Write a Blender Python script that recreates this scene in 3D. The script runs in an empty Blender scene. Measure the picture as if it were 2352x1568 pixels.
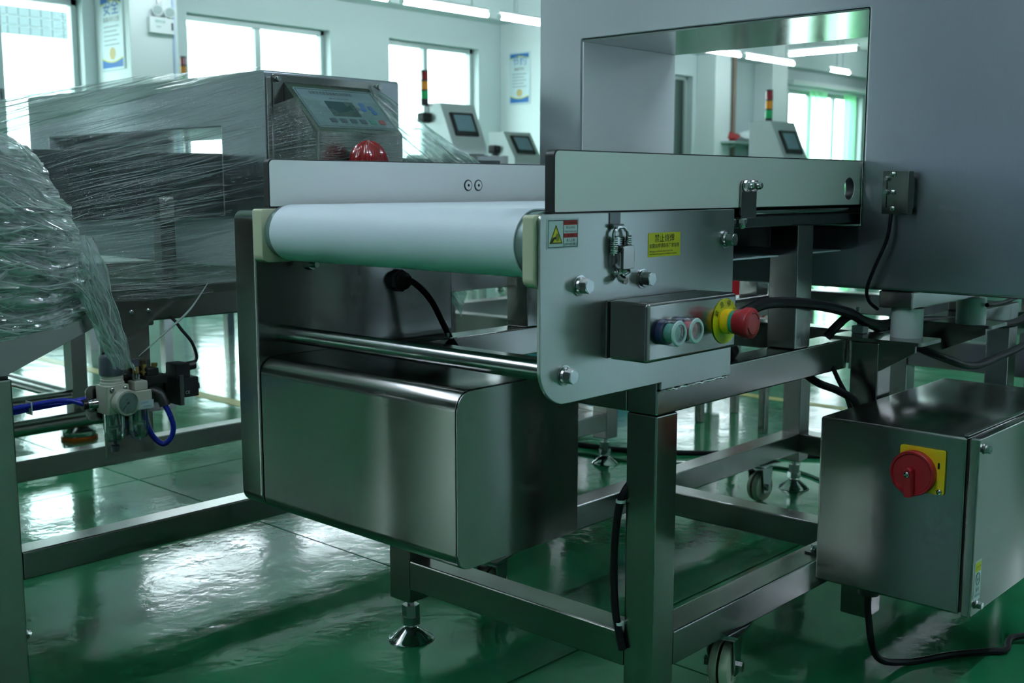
import bpy, bmesh, math, random
from mathutils import Vector, Matrix, noise

random.seed(7)
R = math.radians
H = 0.767                      # camera height above the floor; coordinates below are given relative to camera height
sc = bpy.context.scene
COL = sc.collection

# ------------------------------------------------------------------ camera
cam = bpy.data.cameras.new('camera'); camo = bpy.data.objects.new('camera', cam); COL.objects.link(camo)
camo.location = (0, 0, H); camo.rotation_euler = (R(90 - 7.87), 0, R(42.7))
cam.sensor_width = 36.0; cam.lens = 2575.0 / 2352.0 * 36.0; cam.clip_start = 0.05; cam.clip_end = 200
cam.dof.use_dof = True; cam.dof.focus_distance = 1.62; cam.dof.aperture_fstop = 9.0
sc.camera = camo

# ------------------------------------------------------------------ world, exposure
sc.view_settings.view_transform = 'Standard'
sc.view_settings.look = 'None'
sc.view_settings.gamma = 1.0
sc.view_settings.use_curve_mapping = False
sc.view_settings.exposure = 0.85
SKY = 9.0
w = bpy.data.worlds.new('overcast_sky'); sc.world = w; w.use_nodes = True
wn = w.node_tree.nodes; wn.clear()
bgn = wn.new('ShaderNodeBackground'); wo = wn.new('ShaderNodeOutputWorld')
bgn.inputs[0].default_value = (0.80, 0.97, 1.0, 1); bgn.inputs[1].default_value = SKY
w.node_tree.links.new(bgn.outputs[0], wo.inputs[0])
sc.cycles.max_bounces = 8; sc.cycles.diffuse_bounces = 4; sc.cycles.glossy_bounces = 5
sc.cycles.transparent_max_bounces = 18; sc.cycles.transmission_bounces = 4
sc.cycles.adaptive_threshold = 0.06; sc.cycles.adaptive_min_samples = 20
sc.cycles.sample_clamp_indirect = 6.0
sc.cycles.caustics_reflective = False; sc.cycles.caustics_refractive = False

WX = -9.8      # inner face of the window wall
EX = 4.5       # inner face of the wall opposite
Y0, Y1 = -14.0, 26.0
CZ = 2.45      # ceiling
WT, WB = 1.655, 0.05   # window head and sill
LEFT_WIN = [(-12.6, -10.4), (-7.4, -6.4), (-0.8, 0.8), (1.6, 3.0), (3.55, 4.97), (6.02, 7.75), (8.58, 10.02), (11.9, 13.4), (14.2, 14.68), (17.62, 20.4), (21.6, 23.8)]
RIGHT_WIN = [(7.0, 8.8), (14.5, 17.5), (19.5, 21.5)]; RWB, RWT = -H + 0.03, 0.55  # unseen openings; heights shaped for reflections in side plate and cover end
ADDED_FRONT_WIN = [(-8.2, -6.2), (-5.2, -3.4), (-1.6, 0.4)]; FWB = 0.35
def portal(y0, y1, z0, z1, x, sgn):
    l = bpy.data.lights.new('window_portal', 'AREA'); l.shape = 'RECTANGLE'; l.size = z1 - z0; l.size_y = y1 - y0
    l.cycles.is_portal = True
    o = bpy.data.objects.new('window_portal', l); COL.objects.link(o)
    o.location = (x, (y0 + y1) / 2, (z0 + z1) / 2 + H); o.rotation_euler = (0, R(-90 * sgn), 0)
for a, b in LEFT_WIN: portal(a, b, WB, WT, WX - 0.22, 1)
for a, b in RIGHT_WIN: portal(a, b, RWB, RWT, EX + 0.22, -1)
for a, b in ADDED_FRONT_WIN:
    l = bpy.data.lights.new('window_portal', 'AREA'); l.shape = 'RECTANGLE'; l.size = b - a; l.size_y = WT - FWB; l.cycles.is_portal = True
    o = bpy.data.objects.new('window_portal', l); COL.objects.link(o); o.location = ((a + b) / 2, Y0 - 0.22, (WT + FWB) / 2 + H); o.rotation_euler = (R(90), 0, 0)

# ------------------------------------------------------------------ materials
def nt(name):
    m = bpy.data.materials.new(name); m.use_nodes = True
    n = m.node_tree.nodes; n.clear()
    out = n.new('ShaderNodeOutputMaterial')
    return m, n, m.node_tree.links, out
def noise_fac(n, l, scale=(1, 1, 1), s=5.0, detail=3.0, coord='Object'):
    tc = n.new('ShaderNodeTexCoord'); mp = n.new('ShaderNodeMapping'); tx = n.new('ShaderNodeTexNoise')
    mp.inputs['Scale'].default_value = scale; tx.inputs['Scale'].default_value = s; tx.inputs['Detail'].default_value = detail
    l.new(tc.outputs[coord], mp.inputs[0]); l.new(mp.outputs[0], tx.inputs[0])
    return tx.outputs[0]
def ramp(n, l, fac, lo, hi, c0, c1):
    r = n.new('ShaderNodeMapRange'); r.inputs[1].default_value = lo; r.inputs[2].default_value = hi
    r.inputs[3].default_value = c0; r.inputs[4].default_value = c1
    l.new(fac, r.inputs[0]); return r.outputs[0]
def mixcol(n, l, fac, a, b):
    mx = n.new('ShaderNodeMix'); mx.data_type = 'RGBA'
    l.new(fac, mx.inputs[0]); mx.inputs[6].default_value = (*a, 1); mx.inputs[7].default_value = (*b, 1)
    return mx.outputs[2]
def mat(name, col, rough=0.5, metal=0.0, var=0.08, scale=12.0, bump=0.0, spec=0.5, coat=0.0, emit=0.0, sss=0.0):
    m, n, l, out = nt(name)
    p = n.new('ShaderNodeBsdfPrincipled'); l.new(p.outputs[0], out.inputs[0])
    f = noise_fac(n, l, s=scale)
    d = tuple(c * (1 - var) for c in col); b = tuple(min(1, c * (1 + var)) for c in col)
    l.new(mixcol(n, l, f, d, b), p.inputs['Base Color'])
    l.new(ramp(n, l, f, 0.3, 0.7, rough * 0.9, min(1, rough * 1.1)), p.inputs['Roughness'])
    p.inputs['Metallic'].default_value = metal; p.inputs['Specular IOR Level'].default_value = spec
    p.inputs['Coat Weight'].default_value = coat
    if emit:
        p.inputs['Emission Color'].default_value = (*col, 1); p.inputs['Emission Strength'].default_value = emit
    if bump:
        bn = n.new('ShaderNodeBump'); bn.inputs['Strength'].default_value = bump; bn.inputs['Distance'].default_value = 0.002
        l.new(f, bn.inputs['Height']); l.new(bn.outputs[0], p.inputs['Normal'])
    return m
def steel(name, axis, col=(0.31, 0.295, 0.285), rough=(0.16, 0.26), wave=0.0):
    m, n, l, out = nt(name)
    p = n.new('ShaderNodeBsdfPrincipled'); l.new(p.outputs[0], out.inputs[0])
    p.inputs['Metallic'].default_value = 1.0
    s = [1300.0] * 3; s[axis] = 14.0
    g = noise_fac(n, l, scale=s, s=1.0, detail=2.0)
    blot = noise_fac(n, l, s=2.6, detail=0.0)
    ad = n.new('ShaderNodeMath'); ad.operation = 'MULTIPLY_ADD'; ad.inputs[1].default_value = 0.35
    l.new(g, ad.inputs[0]); l.new(blot, ad.inputs[2])
    f = ramp(n, l, ad.outputs[0], 0.0, 1.35, 0, 1)
    l.new(mixcol(n, l, f, tuple(c * 0.8 for c in col), tuple(c * 1.2 for c in col)), p.inputs['Base Color'])
    l.new(ramp(n, l, blot, 0.0, 1.0, rough[0], rough[1]), p.inputs['Roughness'])
    if wave:
        tc = n.new('ShaderNodeTexCoord'); sx = n.new('ShaderNodeSeparateXYZ'); l.new(tc.outputs['Object'], sx.inputs[0]); lo = None
        for c_, (fq, ph) in enumerate(((9.0, 0.7), (11.0, 2.1), (8.0, 4.0))):
            a = n.new('ShaderNodeMath'); a.operation = 'MULTIPLY_ADD'; a.inputs[1].default_value = fq; a.inputs[2].default_value = ph; l.new(sx.outputs[c_], a.inputs[0])
            b = n.new('ShaderNodeMath'); b.operation = 'SINE'; l.new(a.outputs[0], b.inputs[0])
            if lo is None: lo = b.outputs[0]
            else:
                d = n.new('ShaderNodeMath'); d.operation = 'ADD'; l.new(lo, d.inputs[0]); l.new(b.outputs[0], d.inputs[1]); lo = d.outputs[0]
        bn = n.new('ShaderNodeBump'); bn.inputs['Strength'].default_value = 1.0; bn.inputs['Distance'].default_value = wave * 0.35
        l.new(lo, bn.inputs['Height']); l.new(bn.outputs[0], p.inputs['Normal'])
    return m
def clearmat(name, tint, gloss=0.12, rough=0.03, streak=None, haze=0.0, hazecol=(0.8, 0.9, 0.9), bump=0.0, thr=(0.31, 0.42), base=0.03):
    """thin clear sheet: see-through with a reflective surface and optional hazy stretch marks with painted glints"""
    m, n, l, out = nt(name)
    tr = n.new('ShaderNodeBsdfTransparent'); tr.inputs[0].default_value = (*tint, 1)
    gl = n.new('ShaderNodeBsdfGlossy'); gl.inputs['Roughness'].default_value = rough
    mx = n.new('ShaderNodeMixShader'); l.new(tr.outputs[0], mx.inputs[1]); l.new(gl.outputs[0], mx.inputs[2])
    lw = n.new('ShaderNodeLayerWeight'); lw.inputs[0].default_value = 0.35
    f = ramp(n, l, lw.outputs['Facing'], 0, 1, gloss, min(1, gloss + 0.5))
    l.new(f, mx.inputs[0])
    last = mx.outputs[0]
    if streak:
        a = noise_fac(n, l, scale=streak, s=1.0, detail=6.0, coord='UV')
        b = noise_fac(n, l, scale=tuple(q * 2.7 + 3 for q in streak), s=1.0, detail=3.0, coord='UV')
        mul = n.new('ShaderNodeMath'); mul.operation = 'MULTIPLY'; l.new(a, mul.inputs[0]); l.new(b, mul.inputs[1])
        hz = ramp(n, l, mul.outputs[0], thr[0], thr[1], base, haze)  # streak haze: film stretch marks with highlights put into the colour
        df = n.new('ShaderNodeBsdfDiffuse'); df.inputs[0].default_value = (*hazecol, 1)
        tl = n.new('ShaderNodeBsdfTranslucent'); tl.inputs[0].default_value = (*hazecol, 1)
        ms = n.new('ShaderNodeMixShader'); ms.inputs[0].default_value = 0.5
        l.new(df.outputs[0], ms.inputs[1]); l.new(tl.outputs[0], ms.inputs[2])
        m2 = n.new('ShaderNodeMixShader'); l.new(hz, m2.inputs[0]); l.new(last, m2.inputs[1]); l.new(ms.outputs[0], m2.inputs[2])
        last = m2.outputs[0]
        bn = n.new('ShaderNodeBump'); bn.inputs['Strength'].default_value = bump; bn.inputs['Distance'].default_value = 0.004
        l.new(a, bn.inputs['Height']); l.new(bn.outputs[0], gl.inputs['Normal']); l.new(bn.outputs[0], lw.inputs['Normal'])
    elif haze:
        df = n.new('ShaderNodeBsdfDiffuse'); tl = n.new('ShaderNodeBsdfTranslucent'); ms = n.new('ShaderNodeMixShader'); m2 = n.new('ShaderNodeMixShader')
        c = mixcol(n, l, noise_fac(n, l, s=40.0), tuple(q * 0.9 for q in hazecol), hazecol)
        l.new(c, df.inputs[0]); l.new(c, tl.inputs[0]); ms.inputs[0].default_value = 0.5; m2.inputs[0].default_value = haze
        l.new(df.outputs[0], ms.inputs[1]); l.new(tl.outputs[0], ms.inputs[2]); l.new(last, m2.inputs[1]); l.new(ms.outputs[0], m2.inputs[2]); last = m2.outputs[0]
    l.new(last, out.inputs[0])
    return m
def emitmat(name, col, strength):
    m, n, l, out = nt(name)
    e = n.new('ShaderNodeEmission'); e.inputs[0].default_value = (*col, 1)
    f = noise_fac(n, l, s=3.0); l.new(ramp(n, l, f, 0, 1, strength * 0.97, strength * 1.03), e.inputs[1])
    l.new(e.outputs[0], out.inputs[0]); return m
def floormat(name):
    m, n, l, out = nt(name)
    p = n.new('ShaderNodeBsdfPrincipled'); l.new(p.outputs[0], out.inputs[0])
    f = noise_fac(n, l, s=1.6, detail=5.0); g = noise_fac(n, l, s=9.0, detail=6.0); sp = noise_fac(n, l, s=70.0, detail=2.0)
    l.new(mixcol(n, l, f, (0.012, 0.18, 0.068), (0.028, 0.28, 0.125)), p.inputs['Base Color'])
    l.new(ramp(n, l, g, 0.3, 0.75, 0.05, 0.15), p.inputs['Roughness'])
    p.inputs['Specular IOR Level'].default_value = 0.95
    ad = n.new('ShaderNodeMath'); ad.operation = 'MULTIPLY_ADD'; ad.inputs[1].default_value = 0.12
    l.new(sp, ad.inputs[0]); l.new(g, ad.inputs[2])
    bn = n.new('ShaderNodeBump'); bn.inputs['Strength'].default_value = 0.22; bn.inputs['Distance'].default_value = 0.006
    l.new(ad.outputs[0], bn.inputs['Height']); l.new(bn.outputs[0], p.inputs['Normal'])
    return m
SX, SY, SZ = steel('brushed_steel_cross', 0), steel('brushed_steel_along', 1), steel('brushed_steel_upright', 2)
SBOX = steel('satin_steel_sheet', 2, (0.30, 0.287, 0.278), (0.15, 0.25), 0.024)
SHEAD = steel('satin_steel_head', 2, (0.40, 0.42, 0.46), (0.285, 0.34), 0.014)
SPL = steel('satin_side_plate', 2, (0.46, 0.46, 0.46), (0.285, 0.35), 0.010)
POL = mat('polished_steel', (0.55, 0.56, 0.56), 0.12, 1.0, 0.05, 30)
ZINC = mat('zinc_plated_steel', (0.45, 0.46, 0.46), 0.22, 1.0, 0.1, 40)
DARKST = mat('dark_steel', (0.16, 0.17, 0.17), 0.35, 1.0, 0.1, 20)
WELD = mat('weld_bead', (0.6, 0.6, 0.58), 0.3, 1.0, 0.2, 200, 0.4)
BELT = mat('white_belt', (0.80, 0.85, 0.95), 0.5, 0, 0.02, 8)
LAM = mat('white_laminate', (0.78, 0.80, 0.80), 0.38, 0, 0.03, 6)
BLK = mat('black_plastic', (0.012, 0.013, 0.014), 0.42, 0, 0.2, 30)
RUB = mat('black_rubber', (0.006, 0.006, 0.008), 0.5, 0, 0.2, 30, 0, 0.25)
CREAM = mat('cream_nylon', (0.60, 0.58, 0.42), 0.45, 0, 0.04, 20)
ROLL = mat('grey_roller', (0.22, 0.30, 0.29), 0.35, 0.2, 0.05, 12)
NYL = mat('white_nylon', (0.75, 0.82, 0.82), 0.45, 0, 0.03, 12)
YEL = mat('yellow_plastic', (1.0, 0.60, 0.012), 0.4, 0, 0.06, 20)
YELS = mat('yellow_sticker', (0.62, 0.58, 0.01), 0.45, 0, 0.05, 20)
REDP = mat('red_plastic', (0.42, 0.015, 0.025), 0.35, 0, 0.08, 20)
REDS = mat('red_print', (0.40, 0.02, 0.02), 0.5, 0, 0.08, 20)
GRNP = mat('green_plastic', (0.02, 0.30, 0.20), 0.4, 0, 0.08, 20)
NAVY = mat('navy_plastic', (0.02, 0.035, 0.10), 0.35, 0, 0.08, 20)
PINK = mat('pink_cap', (0.75, 0.17, 0.22), 0.45, 0, 0.06, 20)
TEALC = mat('green_cap', (0.16, 0.42, 0.36), 0.45, 0, 0.06, 20)
WSTK = mat('white_sticker', (0.55, 0.66, 0.68), 0.4, 0, 0.03, 20)
INK = mat('black_ink', (0.015, 0.02, 0.02), 0.6, 0, 0.1, 20)
INKB = mat('blue_ink', (0.02, 0.16, 0.48), 0.6, 0, 0.1, 20)
BLUEH = mat('blue_hose', (0.01, 0.02, 0.5), 0.25, 0, 0.08, 30)
OFFW = mat('off_white_plastic', (0.55, 0.55, 0.47), 0.45, 0, 0.05, 30)
GLASSY = clearmat('clear_bowl', (0.80, 0.95, 0.90), 0.18, 0.03)
CLEARC = clearmat('clear_button_cover', (0.90, 0.95, 0.96), 0.05, 0.12)
PANE = clearmat('window_glass', (0.95, 1.0, 0.98), 0.05, 0.01)
PANET = clearmat('dimming_pane', (0.50, 0.55, 0.60), 0.06, 0.01)  # tint put in to dim the unseen right windows
PANEG = clearmat('green_frosted_glass', (0.045, 0.075, 0.066), 0.06, 0.05)
PANEF = clearmat('added_window_pane', (0.24, 0.25, 0.31), 0.06, 0.01)  # dark tint dims the added front windows
BRASS = mat('brass', (0.5, 0.34, 0.12), 0.3, 1.0, 0.1, 30)
CONS = mat('satin_console_steel', (0.56, 0.58, 0.59), 0.36, 0.45, 0.04, 10)
GREYP = mat('grey_plastic', (0.07, 0.09, 0.11), 0.45, 0, 0.1, 30)
ORG = mat('orange_rubber', (0.75, 0.16, 0.01), 0.5, 0, 0.08, 30)
PANEL = mat('pale_blue_membrane', (0.21, 0.30, 0.33), 0.4, 0, 0.03, 20)
SCREEN = mat('dark_lcd', (0.035, 0.075, 0.085), 0.2, 0, 0.1, 20)
SCRG = mat('grey_screen', (0.16, 0.24, 0.28), 0.25, 0, 0.06, 10)
REDL = mat('red_lens', (0.30, 0.006, 0.012), 0.12, 0, 0.1, 60, 0, 0.7, 0.4)
AMBL = mat('amber_lens', (0.85, 0.28, 0.01), 0.2, 0, 0.08, 30)
GRNL = mat('green_lens', (0.01, 0.42, 0.12), 0.2, 0, 0.08, 30)
WALL = mat('painted_wall', (0.60, 0.68, 0.69), 0.6, 0, 0.02, 3)
PIL = mat('white_pillar_paint', (0.80, 0.85, 0.86), 0.55, 0, 0.02, 3)
CEIL = mat('painted_ceiling', (0.84, 0.88, 0.88), 0.7, 0, 0.02, 3)
ALU = mat('window_aluminium', (0.42, 0.50, 0.49), 0.4, 0.3, 0.04, 10)
FLOOR = floormat('green_epoxy_floor')
GROUT = mat('floor_joint', (0.006, 0.03, 0.02), 0.5, 0, 0.2, 20)
YLINE = mat('yellow_floor_paint', (0.45, 0.36, 0.05), 0.35, 0, 0.25, 20)
LAMP = emitmat('fluorescent_tube', (0.80, 0.95, 1.0), 17.0)
ADDED_LAMP = emitmat('added_lamp_tube', (0.74, 0.86, 1.0), 47.0)  # stronger glow for the unseen lamps added overhead
CURT = clearmat('green_curtain', (0.72, 1.0, 0.80), 0.02, 0.5, (20, 3, 1), 0.35, (0.6, 0.95, 0.7), 0.1, (0.1, 0.3), 0.3)
OUTW = mat('outside_wall', (0.8, 0.86, 0.86), 0.8, 0, 0.03, 2)
TILE = mat('blue_tile', (0.032, 0.056, 0.062), 0.4, 0, 0.1, 4)
FILM = clearmat('stretch_film', (0.95, 0.98, 0.98), 0.06, 0.10, (5, 95, 1), 0.75, (0.8, 0.9, 0.9), 0.8, (0.34, 0.5), 0.02)
FILMB = clearmat('bunched_stretch_film', (0.95, 0.98, 0.99), 0.34, 0.06, (4, 26, 1), 0.95, (0.95, 0.99, 1.0), 1.0, (0.23, 0.40), 0.22)

FILMT = clearmat('film_tail_clear', (0.95, 0.98, 0.99), 0.22, 0.06, (3, 22, 1), 0.7, (0.95, 0.99, 1.0), 1.0, (0.3, 0.45), 0.05)

# ------------------------------------------------------------------ mesh helpers
WM = {}
def link(o, parent):
    COL.objects.link(o)
    WM[o.name] = Matrix.LocRotScale(o.location, o.rotation_euler.to_quaternion(), None)
    if parent is not None:
        o.parent = parent
        o.matrix_parent_inverse = WM[parent.name].inverted()
def props(o, label=None, cat=None, group=None, kind=None):
    if label: o['label'] = label
    if cat: o['category'] = cat
    if group: o['group'] = group
    if kind: o['kind'] = kind
    return o
def thing(name, label, cat, loc, group=None):
    o = bpy.data.objects.new(name, None); o.empty_display_size = 0.05
    o.location = (loc[0], loc[1], loc[2] + H); link(o, None)
    return props(o, label, cat, group)
def B(): return bmesh.new()
def merge(dst, src, M=None):
    if M is not None: bmesh.ops.transform(src, matrix=M, verts=src.verts)
    me = bpy.data.meshes.new('t'); src.to_mesh(me); src.free(); dst.from_mesh(me); bpy.data.meshes.remove(me)
    return dst
def mesh_of(name, bm, m, smooth=True, ang=35):
    bmesh.ops.recalc_face_normals(bm, faces=bm.faces)
    me = bpy.data.meshes.new(name); bm.to_mesh(me); bm.free()
    if m is not None: me.materials.append(m)
    if smooth:
        me.polygons.foreach_set('use_smooth', [True] * len(me.polygons))
        me.set_sharp_from_angle(angle=R(ang))
    return me
def obj(name, bm, m, parent=None, label=None, cat=None, group=None, kind=None, smooth=True, ang=35, normals=True):
    """bm in camera-height coordinates; the origin goes to the middle of the mesh"""
    xs = [v.co for v in bm.verts]
    lo = Vector((min(v.x for v in xs), min(v.y for v in xs), min(v.z for v in xs)))
    hi = Vector((max(v.x for v in xs), max(v.y for v in xs), max(v.z for v in xs)))
    c = (lo + hi) / 2
    bmesh.ops.translate(bm, vec=-c, verts=bm.verts)
    o = bpy.data.objects.new(name, mesh_of(name, bm, m, smooth, ang))
    o.location = (c.x, c.y, c.z + H); link(o, parent)
    if smooth:
        wnm = o.modifiers.new('weighted_normals', 'WEIGHTED_NORMAL'); wnm.keep_sharp = True; wnm.weight = 80
    return props(o, label, cat, group, kind)
def inst(name, me, parent, loc, M=None, **k):
    o = bpy.data.objects.new(name, me); o.location = (loc[0], loc[1], loc[2] + H)
    if M is not None: o.rotation_euler = M.to_euler()
    link(o, parent); return props(o, **k)
def box(x0, x1, y0, y1, z0, z1, b=0.0, seg=2):
    bm = B()
    bmesh.ops.create_cube(bm, size=1.0)
    for v in bm.verts:
        v.co = Vector((x0 if v.co.x < 0 else x1, y0 if v.co.y < 0 else y1, z0 if v.co.z < 0 else z1))
    if b: bmesh.ops.bevel(bm, geom=list(bm.edges), offset=b, segments=seg, profile=0.5, affect='EDGES')
    return bm
def boxes(*bs):
    bm = B()
    for b in bs: merge(bm, box(*b))
    return bm
def frame_of(d):
    return Vector(d).normalized().to_track_quat('Z', 'Y').to_matrix().to_4x4()
def cyl(p0, p1, r, n=20, r2=None):
    p0, p1 = Vector(p0), Vector(p1); d = p1 - p0
    bm = B(); bmesh.ops.create_cone(bm, cap_ends=True, segments=n, radius1=r, radius2=r if r2 is None else r2, depth=d.length)
    bmesh.ops.transform(bm, matrix=Matrix.Translation((p0 + p1) / 2) @ frame_of(d), verts=bm.verts)
    return bm
def lathe(prof, o, d=(0, 0, 1), n=24, M=None, caps=True):
    """prof: (radius, height) along d from o"""
    bm = B(); rings = []
    for r, h in prof:
        if r < 1e-6: rings.append([bm.verts.new((0, 0, h))])
        else: rings.append([bm.verts.new((r * math.cos(2 * math.pi * k / n), r * math.sin(2 * math.pi * k / n), h)) for k in range(n)])
    for a, b in zip(rings, rings[1:]):
        for k in range(n):
            k2 = (k + 1) % n
            if len(a) == 1 and len(b) == 1: continue
            if len(a) == 1: bm.faces.new((a[0], b[k], b[k2]))
            elif len(b) == 1: bm.faces.new((a[k], a[k2], b[0]))
            else: bm.faces.new((a[k], a[k2], b[k2], b[k]))
    for ring in (rings[0], rings[-1]):
        if len(ring) > 1 and caps: bm.faces.new(ring)
    F = M if M is not None else frame_of(d)
    bmesh.ops.transform(bm, matrix=Matrix.Translation(Vector(o)) @ F, verts=bm.verts)
    return bm
def spline(pts, k=8):
    P = [Vector(p) for p in pts]; out = []
    for i in range(len(P) - 1):
        a = P[max(i - 1, 0)]; b = P[i]; c = P[i + 1]; d = P[min(i + 2, len(P) - 1)]
        for j in range(k):
            t = j / k
            out.append(0.5 * ((2 * b) + (c - a) * t + (2 * a - 5 * b + 4 * c - d) * t * t + (3 * b - a - 3 * c + d) * t ** 3))
    out.append(P[-1]); return out
def sweep(pts, r, n=10, k=8, smooth=True):
    P = spline(pts, k) if smooth else [Vector(p) for p in pts]
    bm = B(); rings = []; up = Vector((0.13, 0.37, 0.92)).normalized()
    for i, p in enumerate(P):
        t = (P[min(i + 1, len(P) - 1)] - P[max(i - 1, 0)]).normalized()
        u = (up - t * up.dot(t)).normalized(); v = t.cross(u); up = u
        rr = r(i / (len(P) - 1)) if callable(r) else r
        rings.append([bm.verts.new(p + u * rr * math.cos(2 * math.pi * q / n) + v * rr * math.sin(2 * math.pi * q / n)) for q in range(n)])
    for a, b in zip(rings, rings[1:]):
        for q in range(n): bm.faces.new((a[q], a[(q + 1) % n], b[(q + 1) % n], b[q]))
    bm.faces.new(rings[0]); bm.faces.new(rings[-1])
    return bm
def rr(a0, a1, b0, b1, r, n=5):
    """rounded rectangle outline; r = one radius or four (lower left, lower right, upper right, upper left)"""
    if not isinstance(r, (tuple, list)): r = (r,) * 4
    pts = []
    for (cx, cy, s), q in zip(((a0, b0, 180), (a1, b0, 270), (a1, b1, 0), (a0, b1, 90)), r):
        if q <= 0: pts.append((cx, cy)); continue
        ox = cx + (q if cx == a0 else -q); oy = cy + (q if cy == b0 else -q)
        for k in range(n + 1):
            t = R(s + 90 * k / n); pts.append((ox + q * math.cos(t), oy + q * math.sin(t)))
    return pts
def circ(a, b, r, n=24, r2=None):
    return [(a + r * math.cos(2 * math.pi * k / n), b + (r if r2 is None else r2) * math.sin(2 * math.pi * k / n)) for k in range(n)]
def prism(axis, pts, t0, t1, holes=(), bev=0.0):
    """outline (2-D, in the two other axes in x,y,z order) extruded along axis from t0 to t1"""
    bm = B()
    def P(a, b, t): return {0: (t, a, b), 1: (a, t, b), 2: (a, b, t)}[axis]
    loops = [list(pts)] + [list(h) for h in holes]
    edges = []
    for lp in loops:
        vs = [bm.verts.new(P(a, b, t0)) for a, b in lp]
        edges += [bm.edges.new((vs[i], vs[(i + 1) % len(vs)])) for i in range(len(vs))]
    if len(loops) == 1:
        bm.faces.new([v for v in bm.verts])
    else:
        bmesh.ops.triangle_fill(bm, edges=edges, use_beauty=True, use_dissolve=False)
    g = bmesh.ops.extrude_face_region(bm, geom=list(bm.faces))
    dv = Vector(P(0, 0, t1 - t0))
    bmesh.ops.translate(bm, vec=dv, verts=[e for e in g['geom'] if isinstance(e, bmesh.types.BMVert)])
    bmesh.ops.recalc_face_normals(bm, faces=bm.faces)
    if bev:
        es = [e for e in bm.edges if len(e.link_faces) == 2 and e.calc_face_angle(0) > R(60)]
        bmesh.ops.bevel(bm, geom=es, offset=bev, segments=2, profile=0.5, affect='EDGES')
    return bm
def hexpr(o, d, r, h, n=6):
    return cyl(o, Vector(o) + Vector(d).normalized() * h, r, n)
FX = Matrix(((0, 0, 1, 0), (1, 0, 0, 0), (0, 1, 0, 0), (0, 0, 0, 1)))     # lettering on a +X face: reads along +Y
FY = Matrix(((1, 0, 0, 0), (0, 0, -1, 0), (0, 1, 0, 0), (0, 0, 0, 1)))    # lettering on a -Y face: reads along +X
def text_bm(body, size, F, loc, align='CENTER', xs=1.0, rot=0.0, bold=0.0):
    c = bpy.data.curves.new('txt', 'FONT'); c.body = body; c.size = size; c.align_x = align; c.align_y = 'CENTER'
    c.resolution_u = 3; c.offset = bold
    o = bpy.data.objects.new('txt', c); COL.objects.link(o)
    bpy.context.view_layer.update()
    me = bpy.data.meshes.new_from_object(o.evaluated_get(bpy.context.evaluated_depsgraph_get()))
    bpy.data.objects.remove(o); bpy.data.curves.remove(c)
    bm = B(); bm.from_mesh(me); bpy.data.meshes.remove(me)
    bmesh.ops.transform(bm, matrix=Matrix.Translation(Vector(loc)) @ F @ Matrix.Rotation(rot, 4, 'Z') @ Matrix.Diagonal((xs, 1, 1, 1)), verts=bm.verts)
    return bm
def text(body, size, F, loc, m, parent, name='lettering', **k):
    bm = text_bm(body, size, F, loc, **k)
    if not bm.verts: bm.free(); return None
    return obj(name, bm, m, parent, smooth=False)
def bar(x0, x1, y0, y1, z0, z1, parent, name='beam', m=None, b=0.003):
    d = (x1 - x0, y1 - y0, z1 - z0); ax = d.index(max(d))
    return obj(name, box(x0, x1, y0, y1, z0, z1, b), m or (SX, SY, SZ)[ax], parent)

# ------------------------------------------------------------------ the room
FL = -H
fl = obj('floor', box(WX - 3, EX + 3, Y0 - 3, Y1 + 3, FL - 0.12, FL - 0.004), GROUT, None, kind='structure', smooth=False)
xs = [-2.68 + 1.55 * k for k in range(-5, 6)]; xs = [WX] + [x for x in xs if WX + 0.3 < x < EX - 0.3] + [EX]
ys = [1.45 + 3.1 * k for k in range(-4, 9)]; ys = [Y0] + [y for y in ys if Y0 + 0.3 < y < Y1 - 0.3] + [Y1]
G = 0.0022
for i in range(len(xs) - 1):
    for j in range(len(ys) - 1):
        obj('floor_slab', box(xs[i] + G, xs[i + 1] - G, ys[j] + G, ys[j + 1] - G, FL - 0.05, FL), FLOOR, fl, smooth=False)
for (xa, xb, ya, yb) in ((-5.6, -3.0, 2.2, 2.26), (-2.6, -1.2, 3.58, 3.63), (-6.5, -6.43, 2.2, 12.0)):
    obj('painted_line', box(xa, xb, ya, yb, FL, FL + 0.0012), YLINE, fl, smooth=False)
obj('ceiling', box(WX - 0.3, EX + 0.3, Y0 - 0.3, Y1 + 0.3, CZ, CZ + 0.2), CEIL, None, kind='structure', smooth=False)
def wall_with_windows(name, x0, x1, wins, wt=WT, wb=WB):
    bm = B(); y = Y0
    for a, b in wins:
        merge(bm, box(x0, x1, y, a, FL, CZ)); merge(bm, box(x0, x1, a, b, FL, wb)); merge(bm, box(x0, x1, a, b, wt, CZ)); y = b
    merge(bm, box(x0, x1, y, Y1, FL, CZ))
    return obj(name, bm, WALL, None, kind='structure', smooth=False)
wl = wall_with_windows('wall_left', WX - 0.24, WX, LEFT_WIN)
wrt = wall_with_windows('wall_right', EX, EX + 0.24, RIGHT_WIN, RWT, RWB)
wf_ = B(); x_ = WX - 0.24
for a, b in ADDED_FRONT_WIN:
    merge(wf_, box(x_, a, Y0 - 0.24, Y0, FL, CZ)); merge(wf_, box(a, b, Y0 - 0.24, Y0, FL, FWB)); merge(wf_, box(a, b, Y0 - 0.24, Y0, WT, CZ)); x_ = b
merge(wf_, box(x_, EX + 0.24, Y0 - 0.24, Y0, FL, CZ))
wfr = obj('wall_front', wf_, WALL, None, kind='structure', smooth=False)
obj('added_dado', box(WX, EX, Y0, Y0 + 0.01, FL, 0.34), mat('added_dark_dado', (0.03, 0.09, 0.07), 0.5), wfr, smooth=False)  # unseen dark panel, added to darken what the motor cover reflects
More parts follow.
